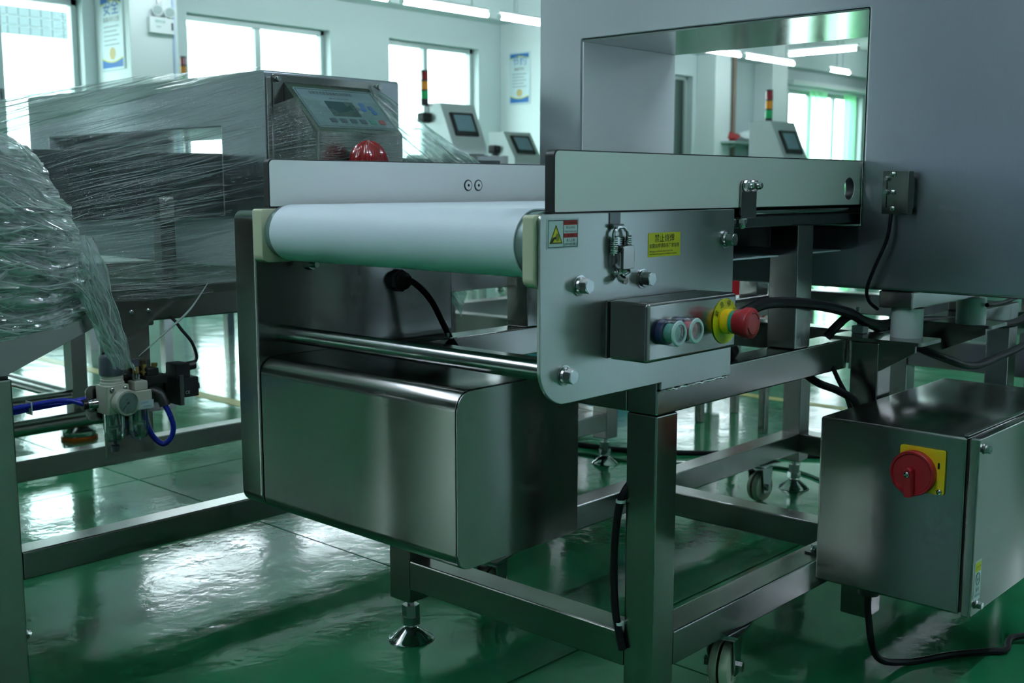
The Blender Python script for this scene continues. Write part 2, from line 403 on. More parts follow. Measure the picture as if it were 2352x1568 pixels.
obj('wall_back', box(WX - 0.24, EX + 0.24, Y1, Y1 + 0.24, FL, CZ), WALL, None, kind='structure', smooth=False)
obj('trim_1', box(WX, WX + 0.3, Y0, Y1, 1.98, CZ), WALL, None, kind='structure', smooth=False)        # beam over the windows
nwin = 0
def window(a, b, x, mull, out, glass=None, WB=WB, WT=WT):
    global nwin
    nwin += 1
    fr = B(); t = 0.055
    for (y0, y1, z0, z1) in ((a, a + t, WB, WT), (b - t, b, WB, WT), (a, b, WT - t, WT), (a, b, WB, WB + t)):
        merge(fr, box(x - 0.04, x + 0.04, y0, y1, z0, z1, 0.004, 1))
    o = obj('window_%d' % nwin, fr, ALU, None, kind='structure')
    ms = [a + t] + list(mull) + [b - t]
    for k, q in enumerate(mull):
        obj('mullion', box(x - 0.035, x + 0.035, q - 0.035, q + 0.035, WB + t, WT - t, 0.004, 1), ALU, o)
    for p, q in zip(ms, ms[1:]):
        obj('pane', box(x - 0.004, x + 0.004, p, q, WB + t, WT - t), glass or PANE, o, smooth=False)
for a, b in LEFT_WIN:
    n = max(1, round((b - a) / 0.85))
    ml = [a + (b - a) * k / n for k in range(1, n)]
    if a == 6.02: ml = [6.9]
    if a == 8.58: ml = [9.24]
    window(a, b, WX - 0.14, ml, -1, PANEG if a == 14.2 else None)
for a, b in RIGHT_WIN:
    n = max(1, round((b - a) / 0.85))
    window(a, b, EX + 0.14, [a + (b - a) * k / n for k in range(1, n)], 1, PANET, RWB, RWT)
for a, b in ADDED_FRONT_WIN:
    nwin += 1; fr_ = B()
    for (p, q, z0, z1) in ((a, a + 0.055, FWB, WT), (b - 0.055, b, FWB, WT), (a, b, WT - 0.055, WT), (a, b, FWB, FWB + 0.055)): merge(fr_, box(p, q, Y0 - 0.18, Y0 - 0.1, z0, z1))
    o = obj('window_%d' % nwin, fr_, ALU, None, kind='structure', smooth=False)
    obj('pane', box(a + 0.055, b - 0.055, Y0 - 0.144, Y0 - 0.136, FWB + 0.055, WT - 0.055), PANEF, o, smooth=False)
# pillars on the window wall
def pillar(n, x1, y0, y1):
    return obj('wall_pillar_%d' % n, box(WX, x1, y0, y1, FL, CZ, 0.012), PIL, None, kind='structure')
pl1 = pillar(1, WX + 0.62, 5.083, 5.548)
pl2 = pillar(2, WX + 0.75, 10.40, 10.95)
pl3 = pillar(3, WX + 0.34, 14.78, 15.2)
pl4 = pillar(4, WX + 0.34, 16.45, 16.95)
# door leaf at the left edge of the view, next to the window
d = obj('door_1', box(WX + 0.0, WX + 0.06, 3.98, 4.22, FL, CZ - 0.3, 0.006), ALU, None, kind='structure')
obj('door_lock', box(WX + 0.06, WX + 0.085, 4.18, 4.205, 0.70, 0.82, 0.004), DARKST, d)
obj('door_lock', box(WX + 0.06, WX + 0.085, 4.00, 4.025, 0.70, 0.82, 0.004), DARKST, d)
# blue corner strip and conduit on pillars
obj('trim_2', cyl((WX + 0.632, 5.50, FL), (WX + 0.632, 5.50, CZ), 0.012, 10), mat('pale_blue_conduit', (0.55, 0.66, 0.85), 0.4), None, kind='structure')
# outside: neighbouring building with a blue tiled band
ob = obj('neighbouring_building', box(WX - 9.0, WX - 8.7, -12, 32, FL - 1, 7), OUTW, None, label='white building across the yard seen through the left windows', cat='building', smooth=False)
for m_, ya, yb in ((TILE, 6.9, 10.5), (mat('pale_tile', (0.3, 0.34, 0.34), 0.4, 0, 0.1, 4), 10.6, 16.0)):
    tm = mesh_of('tile', box(-0.02, 0.02, -0.088, 0.088, -0.07, 0.07, 0.004, 1), m_)
    for j_ in range(3):
        for k in range(int((yb - ya) / 0.185)):
            inst('tile', tm, ob, (WX - 8.69, ya + k * 0.185, 2.50 + j_ * 0.15))
obj('ground_outside', box(WX - 14, WX - 0.25, -14, 34, FL - 0.3, FL - 0.12), mat('yard_concrete', (0.5, 0.52, 0.5), 0.8), None, kind='structure', smooth=False)
obj('ground_outside', box(EX + 0.25, EX + 16, -14, 34, FL - 0.3, FL - 0.12), mat('yard_concrete_far', (0.5, 0.52, 0.5), 0.8), None, kind='structure', smooth=False)

# ceiling lamps on trunking
def lamp(p0, p1, label, m=None):
    p0, p1 = Vector(p0), Vector(p1); d = (p1 - p0).normalized()
    t = thing('tube_lamp', label, 'lamp', ((p0 + p1) / 2).to_tuple(), 'fluorescent tubes under the ceiling')
    obj('lamp_tube', cyl(p0 + d * 0.03, p1 - d * 0.03, 0.024, 12), m or LAMP, t)
    a = p0 + Vector((0, 0, 0.05)); b = p1 + Vector((0, 0, 0.05))
    hx = 0.014 if abs(d.y) > 0.5 else 0; hy = 0.014 if abs(d.x) > 0.5 else 0
    obj('lamp_housing', box(min(a.x, b.x) - hx, max(a.x, b.x) + hx, min(a.y, b.y) - hy, max(a.y, b.y) + hy, p0.z + 0.045, p0.z + 0.07, 0.004), PIL, t)
    for q in (p0 + d * 0.25, p1 - d * 0.25):
        obj('hanger_rod', cyl(q + Vector((0, 0, 0.07)), (q.x, q.y, CZ), 0.006, 8), ALU, t)
    for q, s in ((p0, 1), (p1, -1)):
        obj('end_cap', cyl(q, q + d * s * 0.03, 0.027, 12), PIL, t)
for k, (ya, yb, lab) in enumerate(((4.6, 5.8, 'fluorescent tube lamp nearest in the row along the window wall, above the frame'), (6.2, 7.45, 'fluorescent tube lamp at the top edge of the photo, left of the second'),
        (7.6, 8.85, 'fluorescent tube lamp hanging above the window with the signal tower'), (9.0, 10.2, 'fluorescent tube lamp just left of the detector head, over the narrow window'),
        (12.2, 13.9, 'fluorescent tube lamp farthest up left inside the detector opening'), (14.0, 15.4, 'fluorescent tube lamp second along inside the detector opening'), (16.5, 17.2, 'short fluorescent tube lamp over the shelf end'), (18.3, 19.6, 'fluorescent tube lamp above the green curtains'))):
    lamp((-8.5, ya, 1.8), (-8.5, yb, 1.8), lab)
lamp((-8.05, 14.4, 1.82), (-7.0, 14.4, 1.82), 'thick bright tube lamp at the upper right of the detector opening')
lamp((-3.5, 4.6, 2.2), (-3.5, 6.0, 2.2), 'added tube lamp above the touch screen machines, unseen overhead', ADDED_LAMP)  # unseen lamp, added to raise the light over the belt
lamp((0.6, 1.6, 2.2), (0.6, 4.0, 2.2), 'added tube lamp above the right of the conveyor, unseen overhead', ADDED_LAMP)  # added out of view to brighten the conveyor from above
lamp((-3.5, -1.4, 2.2), (-3.5, 1.0, 2.2), 'added tube lamp above the film wrapped machine, unseen overhead', ADDED_LAMP)  # unseen, added to brighten the foreground and wrapped film
lamp((3.0, 9.0, 2.2), (3.0, 13.0, 2.2), 'long added tube lamp along the wall opposite the windows, unseen', ADDED_LAMP)  # unseen, added for a bright reflection on the cabinet door
lamp((-0.9, -2.6, 2.1), (-0.9, -0.4, 2.1), 'added tube lamp behind the camera, unseen overhead', ADDED_LAMP)  # unseen, added to light the faces turned toward -Y

# ------------------------------------------------------------------ shared small parts
def hex_bolt_mesh(s=1.0, m=None):
    bm = B()
    merge(bm, lathe([(0.0, 0), (0.0125 * s, 0), (0.0125 * s, 0.0022 * s), (0.0095 * s, 0.0024 * s), (0.0105 * s, 0.0035 * s), (0.0095 * s, 0.006 * s), (0.0, 0.006 * s)], (0, 0, 0), n=20))
    hx = cyl((0, 0, 0.006 * s), (0, 0, 0.016 * s), 0.0092 * s, 6)
    merge(bm, hx); merge(bm, lathe([(0.0, 0.0165 * s), (0.0075 * s, 0.0165 * s), (0.0084 * s, 0.0155 * s), (0.0084 * s, 0.0145 * s)], (0, 0, 0), n=18))
    return mesh_of('bolt', bm, m or ZINC)
BOLT = hex_bolt_mesh(); BOLTS = hex_bolt_mesh(0.6); BOLTT = hex_bolt_mesh(0.42)
CAPN = mesh_of('cap_nut', merge(lathe([(0, 0), (0.009, 0), (0.009, 0.0015), (0.006, 0.0015), (0.006, 0.008), (0.0055, 0.012), (0.004, 0.0145), (0, 0.0155)], (0, 0, 0), n=16), cyl((0, 0, 0.0015), (0, 0, 0.007), 0.0078, 6)), POL)
SCREW = mesh_of('screw', merge(lathe([(0, 0), (0.0042, 0), (0.004, 0.0018), (0.002, 0.003), (0, 0.003)], (0, 0, 0), n=14), box(-0.003, 0.003, -0.0004, 0.0004, 0.0026, 0.0034)), ZINC)
FOOTB = B()
merge(FOOTB, lathe([(0, 0), (0.039, 0), (0.0395, 0.0015), (0.036, 0.003), (0.034, 0.0055), (0.014, 0.021), (0.010, 0.0225), (0, 0.0225)], (0, 0, 0), n=36))
FOOT_ME = mesh_of('levelling_foot', FOOTB, POL)
STEM_ME = mesh_of('foot_stem', cyl((0, 0, 0.02), (0, 0, 0.09), 0.006, 14), ZINC)
NUT_ME = mesh_of('foot_nut', merge(cyl((0, 0, 0.028), (0, 0, 0.042), 0.0165, 6), cyl((0, 0, 0.042), (0, 0, 0.062), 0.0148, 6), Matrix.Rotation(0.35, 4, 'Z')), ZINC)
def foot(x, y, ztop, leg):
    f = inst('levelling_foot', FOOT_ME, leg, (x, y, FL))
    inst('foot_nut', NUT_ME, leg, (x, y, FL)); inst('foot_stem', STEM_ME, leg, (x, y, FL))
    return f
def leg(x0, x1, y0, y1, z1, parent, z0=-0.692, ft=True):
    o = bar(x0, x1, y0, y1, z0, z1, parent, 'leg')
    if ft: foot((x0 + x1) / 2, (y0 + y1) / 2, z0, o)
    return o
CW_ME = mesh_of('caster_wheel', lathe([(0.006, -0.016), (0.026, -0.016), (0.033, -0.0145), (0.0365, -0.010), (0.0375, -0.003), (0.034, -0.0018), (0.034, 0.0018), (0.0375, 0.003), (0.0365, 0.010), (0.033, 0.0145), (0.026, 0.016), (0.006, 0.016)], (0, 0, 0), n=36), mat('cream_wheel', (0.62, 0.62, 0.50), 0.45, 0, 0.06, 30))
CG_ME = mesh_of('wheel_groove', lathe([(0.0342, -0.0018), (0.0348, -0.0015), (0.0348, 0.0015), (0.0342, 0.0018)], (0, 0, 0), n=36), RUB)
_cf = B()
for s in (-1, 1):
    merge(_cf, prism(0, [(-0.012, -0.012), (0.012, -0.012), (0.017, 0.03), (0.02, 0.048), (-0.02, 0.048), (-0.017, 0.03)], s * 0.0195, s * 0.0222))
merge(_cf, box(-0.0222, 0.0222, -0.02, 0.02, 0.046, 0.0485))
merge(_cf, lathe([(0, 0.0485), (0.024, 0.0485), (0.026, 0.053), (0.024, 0.0575), (0, 0.0575)], (0, 0, 0), n=28))
merge(_cf, box(-0.032, 0.032, -0.038, 0.038, 0.0575, 0.061))
CF_ME = mesh_of('caster_fork', _cf, ZINC)
CA_ME = mesh_of('caster_axle', merge(cyl((-0.028, 0, 0), (0.028, 0, 0), 0.004, 12), merge(cyl((0.0225, 0, 0), (0.030, 0, 0), 0.008, 6), cyl((-0.030, 0, 0), (-0.0225, 0, 0), 0.008, 6))), ZINC)
BR_ME = mesh_of('brake_lever', prism(0, rr(-0.05, -0.02, 0.005, 0.012, 0.003), -0.016, 0.016), CREAM)
def caster(x, y, rz, parent, zt=-0.667):
    zc = zt - 0.061
    M = Matrix.Rotation(rz, 4, 'Z')
    f = inst('caster_fork', CF_ME, parent, (x, y, zc), M)
    wM = M @ Matrix.Rotation(R(90), 4, 'Y')
    inst('caster_wheel', CW_ME, f, (x, y, zc), wM); inst('wheel_groove', CG_ME, f, (x, y, zc), wM)
    inst('caster_axle', CA_ME, f, (x, y, zc), M)
    return f
def box_frame(parent, xl, xr, y0, y1, ymid, s=0.05, casters=True, top=True):
    """tube frame with legs, lower and upper beams"""
    for x in (xl, xr):
        leg(x, x + s, y0, y0 + s, -0.3031 if x == xr else -0.253, parent); leg(x, x + s, y1, y1 + s, -0.253, parent)
        b = bar(x, x + s, y0 + s, y1, -0.667, -0.617, parent)
        if casters:
            for yy, rz in ((y0 + 0.225, 0.25), (y1 - 0.145, -0.1)): caster(x + s / 2, yy, rz, b)
    for y in (y0, ymid, y1): bar(xl + s, xr, y, y + s, -0.667, -0.617, parent)

# ------------------------------------------------------------------ the belt conveyor in front
cv = thing('belt_conveyor', 'stainless belt conveyor with white belt and white side guards in the foreground', 'conveyor', (-1.12, 1.85, FL))
XR, XL = -0.900, -1.395
box_frame(cv, XL, XR, 1.205, 2.527, 1.859)
bar(-0.90, -0.85, 1.205, 1.752, -0.303, -0.2531, cv); bar(-0.90, -0.85, 1.803, 2.527, -0.303, -0.2531, cv)
bar(XL, XL + 0.05, 1.2551, 2.527, -0.303, -0.2531, cv)
for y in (1.205, 1.859, 2.527): bar(XL + 0.0501, -0.9001, y + 0.0005, y + 0.0495, -0.303, -0.2534, cv)
for x in (-0.90, XL):
    for y in (1.571, 2.30): bar(x, x + 0.05, y, y + 0.05, -0.2531, -0.058, cv, 'upright')
bar(XL, XL + 0.05, 1.497, 1.527, -0.2531, -0.058, cv, 'upright')
# leg beside the beam end, outside the frame, carrying the detector
bar(-0.845, -0.795, 1.753, 1.803, -0.73, -0.256, cv, 'leg'); 
obj('weld_seam', sweep([(-0.8455, 1.7525, -0.256), (-0.8445, 1.752, -0.28), (-0.8455, 1.7525, -0.303)], 0.0016, 6), WELD, cv)
# outrigger plates that carry the detector posts
for y, lab in ((1.753, 0), (2.06, 1)):
    g = obj('outrigger_plate', prism(2, rr(-0.885, -0.725, y, y + 0.085, 0.006), -0.2555, -0.2495), SX, cv)
    obj('gusset', prism(1, [(-0.795 if y < 2 else -0.85, -0.2557), (-0.735, -0.2557), (-0.735, -0.266), (-0.82 if y < 2 else -0.85, -0.318)], y + 0.001, y + 0.007), SX, g)
    inst('bolt', BOLTS, g, (-0.775, y + 0.04, -0.2557), frame_of((0, 0, -1)))
# right side plate
pts = [(1.2065, -0.257)]
pts += [(1.2065, -0.267), (1.377, -0.267), (1.377, -0.0315)]
for k in range(5): t = R(90 + 90 * k / 4); pts.append((0.971 + 0.008 * math.cos(t), -0.0395 + 0.008 * math.sin(t)))
for k in range(11): t = R(180 + 90 * k / 10); pts.append((1.010 + 0.047 * math.cos(t), -0.210 + 0.047 * math.sin(t)))
plate = obj('side_plate', prism(0, pts, -0.8500, -0.845, bev=0.0012), SPL, cv)
wp = [(-0.8462 + random.uniform(-.0006, .0006), 1.199 + 0.17 * k / 40, -0.2685 + random.uniform(-.0012, .0012)) for k in range(41)]
obj('weld_seam', sweep(wp, 0.0017, 6, 2), WELD, plate)
EX1 = Vector((1, 0, 0))
for k, (y, z) in enumerate(((1.034, -0.117), (1.160, -0.116), (1.353, -0.073), (1.006, -0.222))):
    inst('bolt', BOLT, plate, (-0.845, y, z), frame_of((1, 0, 0)) @ Matrix.Rotation(0.3 * k, 4, 'Z'))
# left side arm (box section) and its inner face
arm = obj('side_arm', prism(0, rr(0.96, 1.367, -0.485, -0.035, (0.02, 0.004, 0.004, 0.014)), -1.456, -1.403, bev=0.004), SBOX, cv)
# rollers, belt, bearing blocks
rl = obj('end_roller', cyl((-1.379, 1.0, -0.0672), (-0.868, 1.0, -0.0672), 0.0385, 48), ROLL, cv)
obj('roller_shaft', cyl((-1.40, 1.0, -0.0672), (-0.846, 1.0, -0.0672), 0.009, 16), ZINC, cv)
bp = [(1.0 + 0.0412 * math.cos(R(90 + 180 * k / 28)), -0.0672 + 0.0412 * math.sin(R(90 + 180 * k / 28))) for k in range(29)]
y2 = 2.62
bp += [(y2 + 0.0412 * math.cos(R(-90 + 180 * k / 16)), -0.0672 + 0.0412 * math.sin(R(-90 + 180 * k / 16))) for k in range(17)]
inner = [(1.0 + 0.0392 * math.cos(R(90 + 180 * k / 28)), -0.0672 + 0.0392 * math.sin(R(90 + 180 * k / 28))) for k in range(29)]
inner += [(y2 + 0.0392 * math.cos(R(-90 + 180 * k / 16)), -0.0672 + 0.0392 * math.sin(R(-90 + 180 * k / 16))) for k in range(17)]
bb = B(); n = len(bp)
va = [bb.verts.new((-1.363, a, b)) for a, b in bp]; vb = [bb.verts.new((-0.883, a, b)) for a, b in bp]
vc = [bb.verts.new((-1.363, a, b)) for a, b in inner]; vd = [bb.verts.new((-0.883, a, b)) for a, b in inner]
for i in range(n):
    j = (i + 1) % n
    bb.faces.new((va[i], va[j], vb[j], vb[i])); bb.faces.new((vc[i], vd[i], vd[j], vc[j]))
    bb.faces.new((va[i], vc[i], vc[j], va[j])); bb.faces.new((vb[i], vb[j], vd[j], vd[i]))
obj('belt', bb, BELT, cv)
bed = obj('belt_bed', box(-1.36, -0.886, 1.09, 2.55, -0.058, -0.030, 0.002), SY, cv)
obj('bed_rail', cyl((-0.868, 1.39, -0.037), (-0.868, 2.55, -0.037), 0.0065, 12), POL, bed)
obj('bed_rail', box(-0.884, -0.862, 1.385, 2.55, -0.06, -0.044, 0.002), DARKST, bed)
for (xa, xb, zb) in ((-1.403, -1.379, -0.111), (-0.868, -0.8502, -0.117)):
    obj('bearing_block', prism(0, rr(0.957, 1.075, zb, -0.0325, (0.012, 0.012, 0.004, 0.004)), xa, xb, bev=0.0025), CREAM, cv)
nb = obj('adjuster_nut', merge(cyl((-1.378, 1.035, -0.116), (-1.362, 1.035, -0.116), 0.0085, 6), cyl((-1.362, 1.035, -0.116), (-1.352, 1.035, -0.116), 0.0045, 12)), ZINC, arm)
# side guards: black core board faced with white laminate
def guard(x0, x1, y0, y1, z0, z1, holes, cut):
    hs = [circ(a, b, r, 28) for a, b, r in holes]
    g = obj('side_guard', prism(0, rr(y0, y1, z0, z1, (0.002, 0.002, 0.008, 0.008)), x0, x1, hs, 0.001), BLK, cv)
    for xa, xb in ((x1, x1 + 0.0009), (x0 - 0.0009, x0)):
        obj('laminate_face', prism(0, rr(y0 + 0.0022, y1 - 0.002, z0 + 0.0016, z1 - 0.0016, (0.0015, 0.0015, 0.007, 0.007)), xa, xb, hs), LAM, g)
    return g
gl = guard(-1.3925, -1.3805, 0.972, 2.55, -0.0305, 0.040, [], 0)
gr = guard(-0.8695, -0.8555, 0.9985, 2.55, -0.0312, 0.0428, [(1.7445, -0.0035, 0.0185)], 0)
CSK = mesh_of('countersunk_screw', merge(lathe([(0, 0.0004), (0.0035, 0.0004), (0.0036, 0.001), (0.0082, 0.0014), (0.0085, 0.0004), (0, 0)], (0, 0, 0), n=24), merge(lathe([(0.0, 0.0017), (0.0022, 0.0016), (0.0022, 0.0009)], (0, 0, 0), n=12), lathe([(0.0083, 0.0002), (0.0098, 0.0009), (0.0098, 0.0002)], (0, 0, 0), n=24))), DARKST)
CSKF = mesh_of('screw_head_disc', lathe([(0, 0.0019), (0.0022, 0.0019), (0.0022, 0.0016), (0.0076, 0.0016), (0.0076, 0.001)], (0, 0, 0), n=24), LAM)
for y in (1.383, 1.408):
    s = inst('countersunk_screw', CSK, gl, (-1.3796, y, 0.002), frame_of((1, 0, 0)))
    inst('screw_head_disc', CSKF, s, (-1.3796, y, 0.002), frame_of((1, 0, 0)))
    obj('hex_socket', cyl((-1.3778, y, 0.002), (-1.3774, y, 0.002), 0.0026, 6), BLK, s)
# bracket that holds the right guard
gb = obj('guard_bracket', prism(0, rr(1.404, 1.446, -0.045, 0.0085, 0.006), -0.8545, -0.8510, bev=0.0006), SZ, gr)
merge_b = obj('bracket_foot', box(-0.885, -0.8512, 1.404, 1.446, -0.0455, -0.043), SZ, gr)
for y in (1.415, 1.434): inst('cap_nut', CAPN, gb, (-0.8508, y, 0.001), frame_of((1, 0, 0)))
for y in (1.388, 1.418): inst('cap_nut', CAPN, gb, (-0.858, y, -0.0455), frame_of((0, 0, -1)))
# spring latch on the plate
la = obj('latch_base', prism(0, rr(1.094, 1.118, -0.108, -0.062, 0.003), -0.845, -0.8425), ZINC, plate)
lt = obj('spring_latch', prism(0, rr(1.099, 1.1225, -0.101, -0.0715, (0.002, 0.002, 0.004, 0.004)), -0.834, -0.829, bev=0.0012), SZ, plate)
obj('latch_lip', sweep([(-0.8315, 1.1105, -0.1), (-0.838, 1.1085, -0.106), (-0.8365, 1.105, -0.112), (-0.828, 1.104, -0.1155)], lambda t: 0.0065 - 0.002 * t, 10), POL, lt)
hk = B()
merge(hk, box(-0.848, -0.8435, 1.090, 1.112, -0.05, -0.0315, 0.001)); merge(hk, box(-0.8435, -0.838, 1.090, 1.112, -0.05, -0.0455, 0.001))
obj('latch_hook', hk, DARKST, lt)
for y in (1.093, 1.121):
    obj('latch_rod', sweep([(-0.8395, y, -0.084), (-0.8395, y, -0.058), (-0.8395, y + (0.004 if y < 1.1 else -0.004), -0.053), (-0.8395, 1.107 + (-0.006 if y < 1.1 else 0.006), -0.0495), (-0.8395, 1.107, -0.0495)], 0.0024, 8, 4), ZINC, lt)
    hl = [(-0.8395 + 0.0048 * math.cos(q * 0.9), y + 0.0048 * math.sin(q * 0.9), -0.0605 - 0.0205 * q / 56) for q in range(57)]
    obj('latch_spring', sweep(hl, 0.0009, 6, 1, False), POL, lt)
inst('screw', SCREW, la, (-0.8425, 1.1, -0.105), frame_of((1, 0, 0)))
# crossbar and motor cover
obj('crossbar', cyl((-1.4035, 1.006, -0.2205), (-0.8499, 1.006, -0.2205), 0.0128, 28), steel('tube_steel', 0, (0.36, 0.37, 0.37), (0.16, 0.24)), cv)
mc = obj('motor_cover', prism(0, rr(0.962, 1.202, -0.488, -0.254, (0.022, 0.006, 0.006, 0.026), 8), -1.3995, -0.9845, bev=0.0012), SBOX, cv)
obj('cover_end_plate', prism(0, rr(0.9625, 1.2015, -0.4875, -0.2545, (0.0225, 0.006, 0.006, 0.0265), 8), -0.9840, -0.9815, bev=0.0008), SBOX, mc)
# cable gland in the arm and its lead
gd = obj('cable_gland', merge(lathe([(0, 0), (0.0165, 0), (0.0165, 0.007), (0.0145, 0.0085), (0.0145, 0.016), (0.0095, 0.022), (0, 0.022)], (-1.403, 1.243, -0.155), (1, 0, 0), 12), cyl((-1.403, 1.243, -0.155), (-1.394, 1.243, -0.155), 0.0185, 6)), BLK, arm)
cb = obj('motor_cable', sweep([(-1.388, 1.245, -0.155), (-1.374, 1.25, -0.158), (-1.362, 1.275, -0.186), (-1.352, 1.296, -0.23), (-1.344, 1.306, -0.256), (-1.30, 1.31, -0.30)], 0.0052, 10), RUB, None, label='black motor cable curving out of the gland below the belt', cat='cable')
obj('cable_clip', merge(box(-1.352, -1.336, 1.296, 1.312, -0.2535, -0.2505, 0.001), cyl((-1.345, 1.299, -0.2505), (-1.345, 1.299, -0.243), 0.003, 8)), ZINC, cv)
# stickers and printed signs on the plate
XS = -0.8448
ys_ = obj('weld_warning_sticker', box(XS - 0.0001, XS + 0.0002, 1.1715, 1.2435, -0.0900, -0.0590), YELS, plate, label='yellow no-welding sticker with black Chinese lettering', smooth=False)
yc = 1.2075
text('禁止烧焊', 0.0112, FX, (XS + 0.0004, yc, -0.0670), INK, ys_)
text('如需烧焊请联系厂家指导', 0.0061, FX, (XS + 0.0004, yc, -0.0762), INK, ys_)
text('Welding is prohibited, please contact the', 0.0031, FX, (XS + 0.0004, 1.1745, -0.0828), INK, ys_, align='LEFT')
text('manufacturer for guidance if welding is required', 0.0031, FX, (XS + 0.0004, 1.1745, -0.0862), INK, ys_, align='LEFT')
ws = obj('hand_warning_sticker', box(XS - 0.0001, XS + 0.0002, 0.9735, 1.0315, -0.0720, -0.0365), WSTK, plate, label='white roller warning sticker with yellow triangle and red bars', smooth=False)
def rect(y0, y1, z0, z1, m, par, name, x=XS + 0.0004, t=0.0001): return obj(name, box(x, x + t, y0, y1, z0, z1), m, par, smooth=False)
def poly(pts, m, par, name, x=XS + 0.0004, t=0.0001): return obj(name, prism(0, pts, x, x + t), m, par, smooth=False)
bd = B()
for (a, b, c, d_) in ((0.976, 1.0295, -0.0394, -0.0386), (0.976, 1.0295, -0.0702, -0.0694), (0.976, 0.9766, -0.0702, -0.0386), (1.0289, 1.0295, -0.0702, -0.0386), (1.0032, 1.0038, -0.0702, -0.0386)):
    merge(bd, box(XS + 0.0004, XS + 0.0005, a, b, c, d_))
obj('printed_border', bd, INK, ws, smooth=False)
poly([(0.978, -0.0655), (1.002, -0.0655), (0.990, -0.0435)], YELS, ws, 'warning_triangle')
tb = B()
for a, b in (((0.9795, -0.0648), (1.0005, -0.0648)), ((1.0005, -0.0648), (0.990, -0.0448)), ((0.990, -0.0448), (0.9795, -0.0648))):
    merge(tb, cyl((XS + 0.0006, a[0], a[1]), (XS + 0.0006, b[0], b[1]), 0.0005, 4))
obj('triangle_border', tb, INK, ws, smooth=False)
poly(circ(0.9925, -0.0585, 0.0032, 18, 0.0045), mat('olive_print', (0.2, 0.2, 0.02), 0.5), ws, 'roller_pictogram', XS + 0.0006)
poly([(0.981, -0.0642), (0.984, -0.0642), (0.9865, -0.0605), (0.9895, -0.0605), (0.990, -0.0575), (0.9845, -0.0585), (0.9815, -0.062)], INK, ws, 'hand_pictogram', XS + 0.0008)
for z0, z1 in ((-0.0444, -0.0394), (-0.0592, -0.0542)):
    rect(1.0038, 1.0289, z0, z1, REDS, ws, 'red_bar')
text('⚠ WARNING', 0.0034, FX, (XS + 0.0007, 1.0164, -0.0419), INK, ws); text('⚠ 警告', 0.0036, FX, (XS + 0.0007, 1.0164, -0.0567), INK, ws)
text('ROLLING', 0.0040, FX, (XS + 0.0005, 1.0164, -0.0474), INK, ws); text('Keep hands away', 0.0031, FX, (XS + 0.0005, 1.0164, -0.0518), INK, ws)
text('卷入注意', 0.0038, FX, (XS + 0.0005, 1.0164, -0.0626), INK, ws); text('运转中请勿靠近', 0.0035, FX, (XS + 0.0005, 1.0164, -0.0672), INK, ws)

# ------------------------------------------------------------------ push button box on the plate
bx = thing('push_button_box', 'small stainless push button box with emergency stop, fixed to the conveyor side plate', 'button box', (-0.8125, 1.1835, -0.211))
body = obj('box_body', box(-0.8395, -0.780, 1.084, 1.283, -0.2110, -0.1380, 0.005, 3), SBOX, bx)
obj('box_gasket', box(-0.8415, -0.8395, 1.0855, 1.2815, -0.2095, -0.1395, 0.0008), BLK, bx)
obj('box_back', box(-0.8449, -0.8415, 1.0845, 1.2825, -0.2105, -0.1385, 0.001), SBOX, bx)
FXD = frame_of((1, 0, 0))
for y, m, lab in ((1.1135, TEALC, 'green start push button under a clear cover'), (1.1505, PINK, 'red stop push button under a clear cover')):
    b = obj('push_button', lathe([(0, 0), (0.0155, 0), (0.0155, 0.008), (0.0148, 0.0095), (0, 0.0095)], (-0.780, y, -0.1745), (1, 0, 0), 28), NAVY, bx, label=lab)
    obj('button_cap', lathe([(0, 0.0095), (0.0112, 0.0095), (0.0112, 0.0185), (0.0105, 0.0195), (0, 0.0195)], (-0.780, y, -0.1745), (1, 0, 0), 28), m, b)
    obj('button_cover', lathe([(0.0156, 0.0075), (0.0163, 0.012), (0.0163, 0.0225), (0.0148, 0.0255), (0.0112, 0.0258), (0.0105, 0.0245), (0, 0.0245)], (-0.780, y, -0.1745), (1, 0, 0), 32, caps=False), CLEARC, b)
    obj('cover_rim', lathe([(0.0108, 0.0246), (0.0112, 0.0262), (0.0146, 0.0259), (0.0158, 0.0243), (0.0146, 0.0246)], (-0.780, y, -0.1745), (1, 0, 0), 32, caps=False), WSTK, b)
ye, ze = 1.2535, -0.1735
es = obj('emergency_stop', lathe([(0, 0), (0.0295, 0), (0.0295, 0.0012), (0, 0.0012)], (-0.780, ye, ze), (1, 0, 0), 48), YELS, bx, label='red mushroom emergency stop on a yellow disc')
obj('stop_collar', lathe([(0, 0.0012), (0.0158, 0.0012), (0.0162, 0.003), (0.0162, 0.0125), (0.0145, 0.0135), (0, 0.0135)], (-0.780, ye, ze), (1, 0, 0), 36), YEL, es)
obj('stop_ring', lathe([(0, 0.0135), (0.0152, 0.0135), (0.0156, 0.0195), (0, 0.0195)], (-0.780, ye, ze), (1, 0, 0), 36), GRNP, es)
obj('stop_head', lathe([(0, 0.0195), (0.0168, 0.0195), (0.0175, 0.025), (0.0178, 0.030), (0.0202, 0.0315), (0.0205, 0.037), (0.0196, 0.0405), (0.017, 0.0425), (0.010, 0.0432), (0, 0.0432)], (-0.780, ye, ze), (1, 0, 0), 40), REDP, es)
arr = B()
for k in (20, 200):
    merge(arr, sweep([(-0.780 + 0.0430, ye + 0.0135 * math.cos(R(k + 12 * q)), ze + 0.0135 * math.sin(R(k + 12 * q))) for q in range(8)], 0.0007, 6, 2))
obj('turn_arrow', arr, mat('dark_red_print', (0.12, 0.004, 0.006), 0.5), es)
lb = B()
for ch, a in zip('紧急停止', (152, 112, 72, 32)):
    merge(lb, text_bm(ch, 0.0092, FX, (-0.780 + 0.0014, ye + 0.0232 * math.cos(R(a)), ze + 0.0232 * math.sin(R(a))), rot=R(a - 90)))
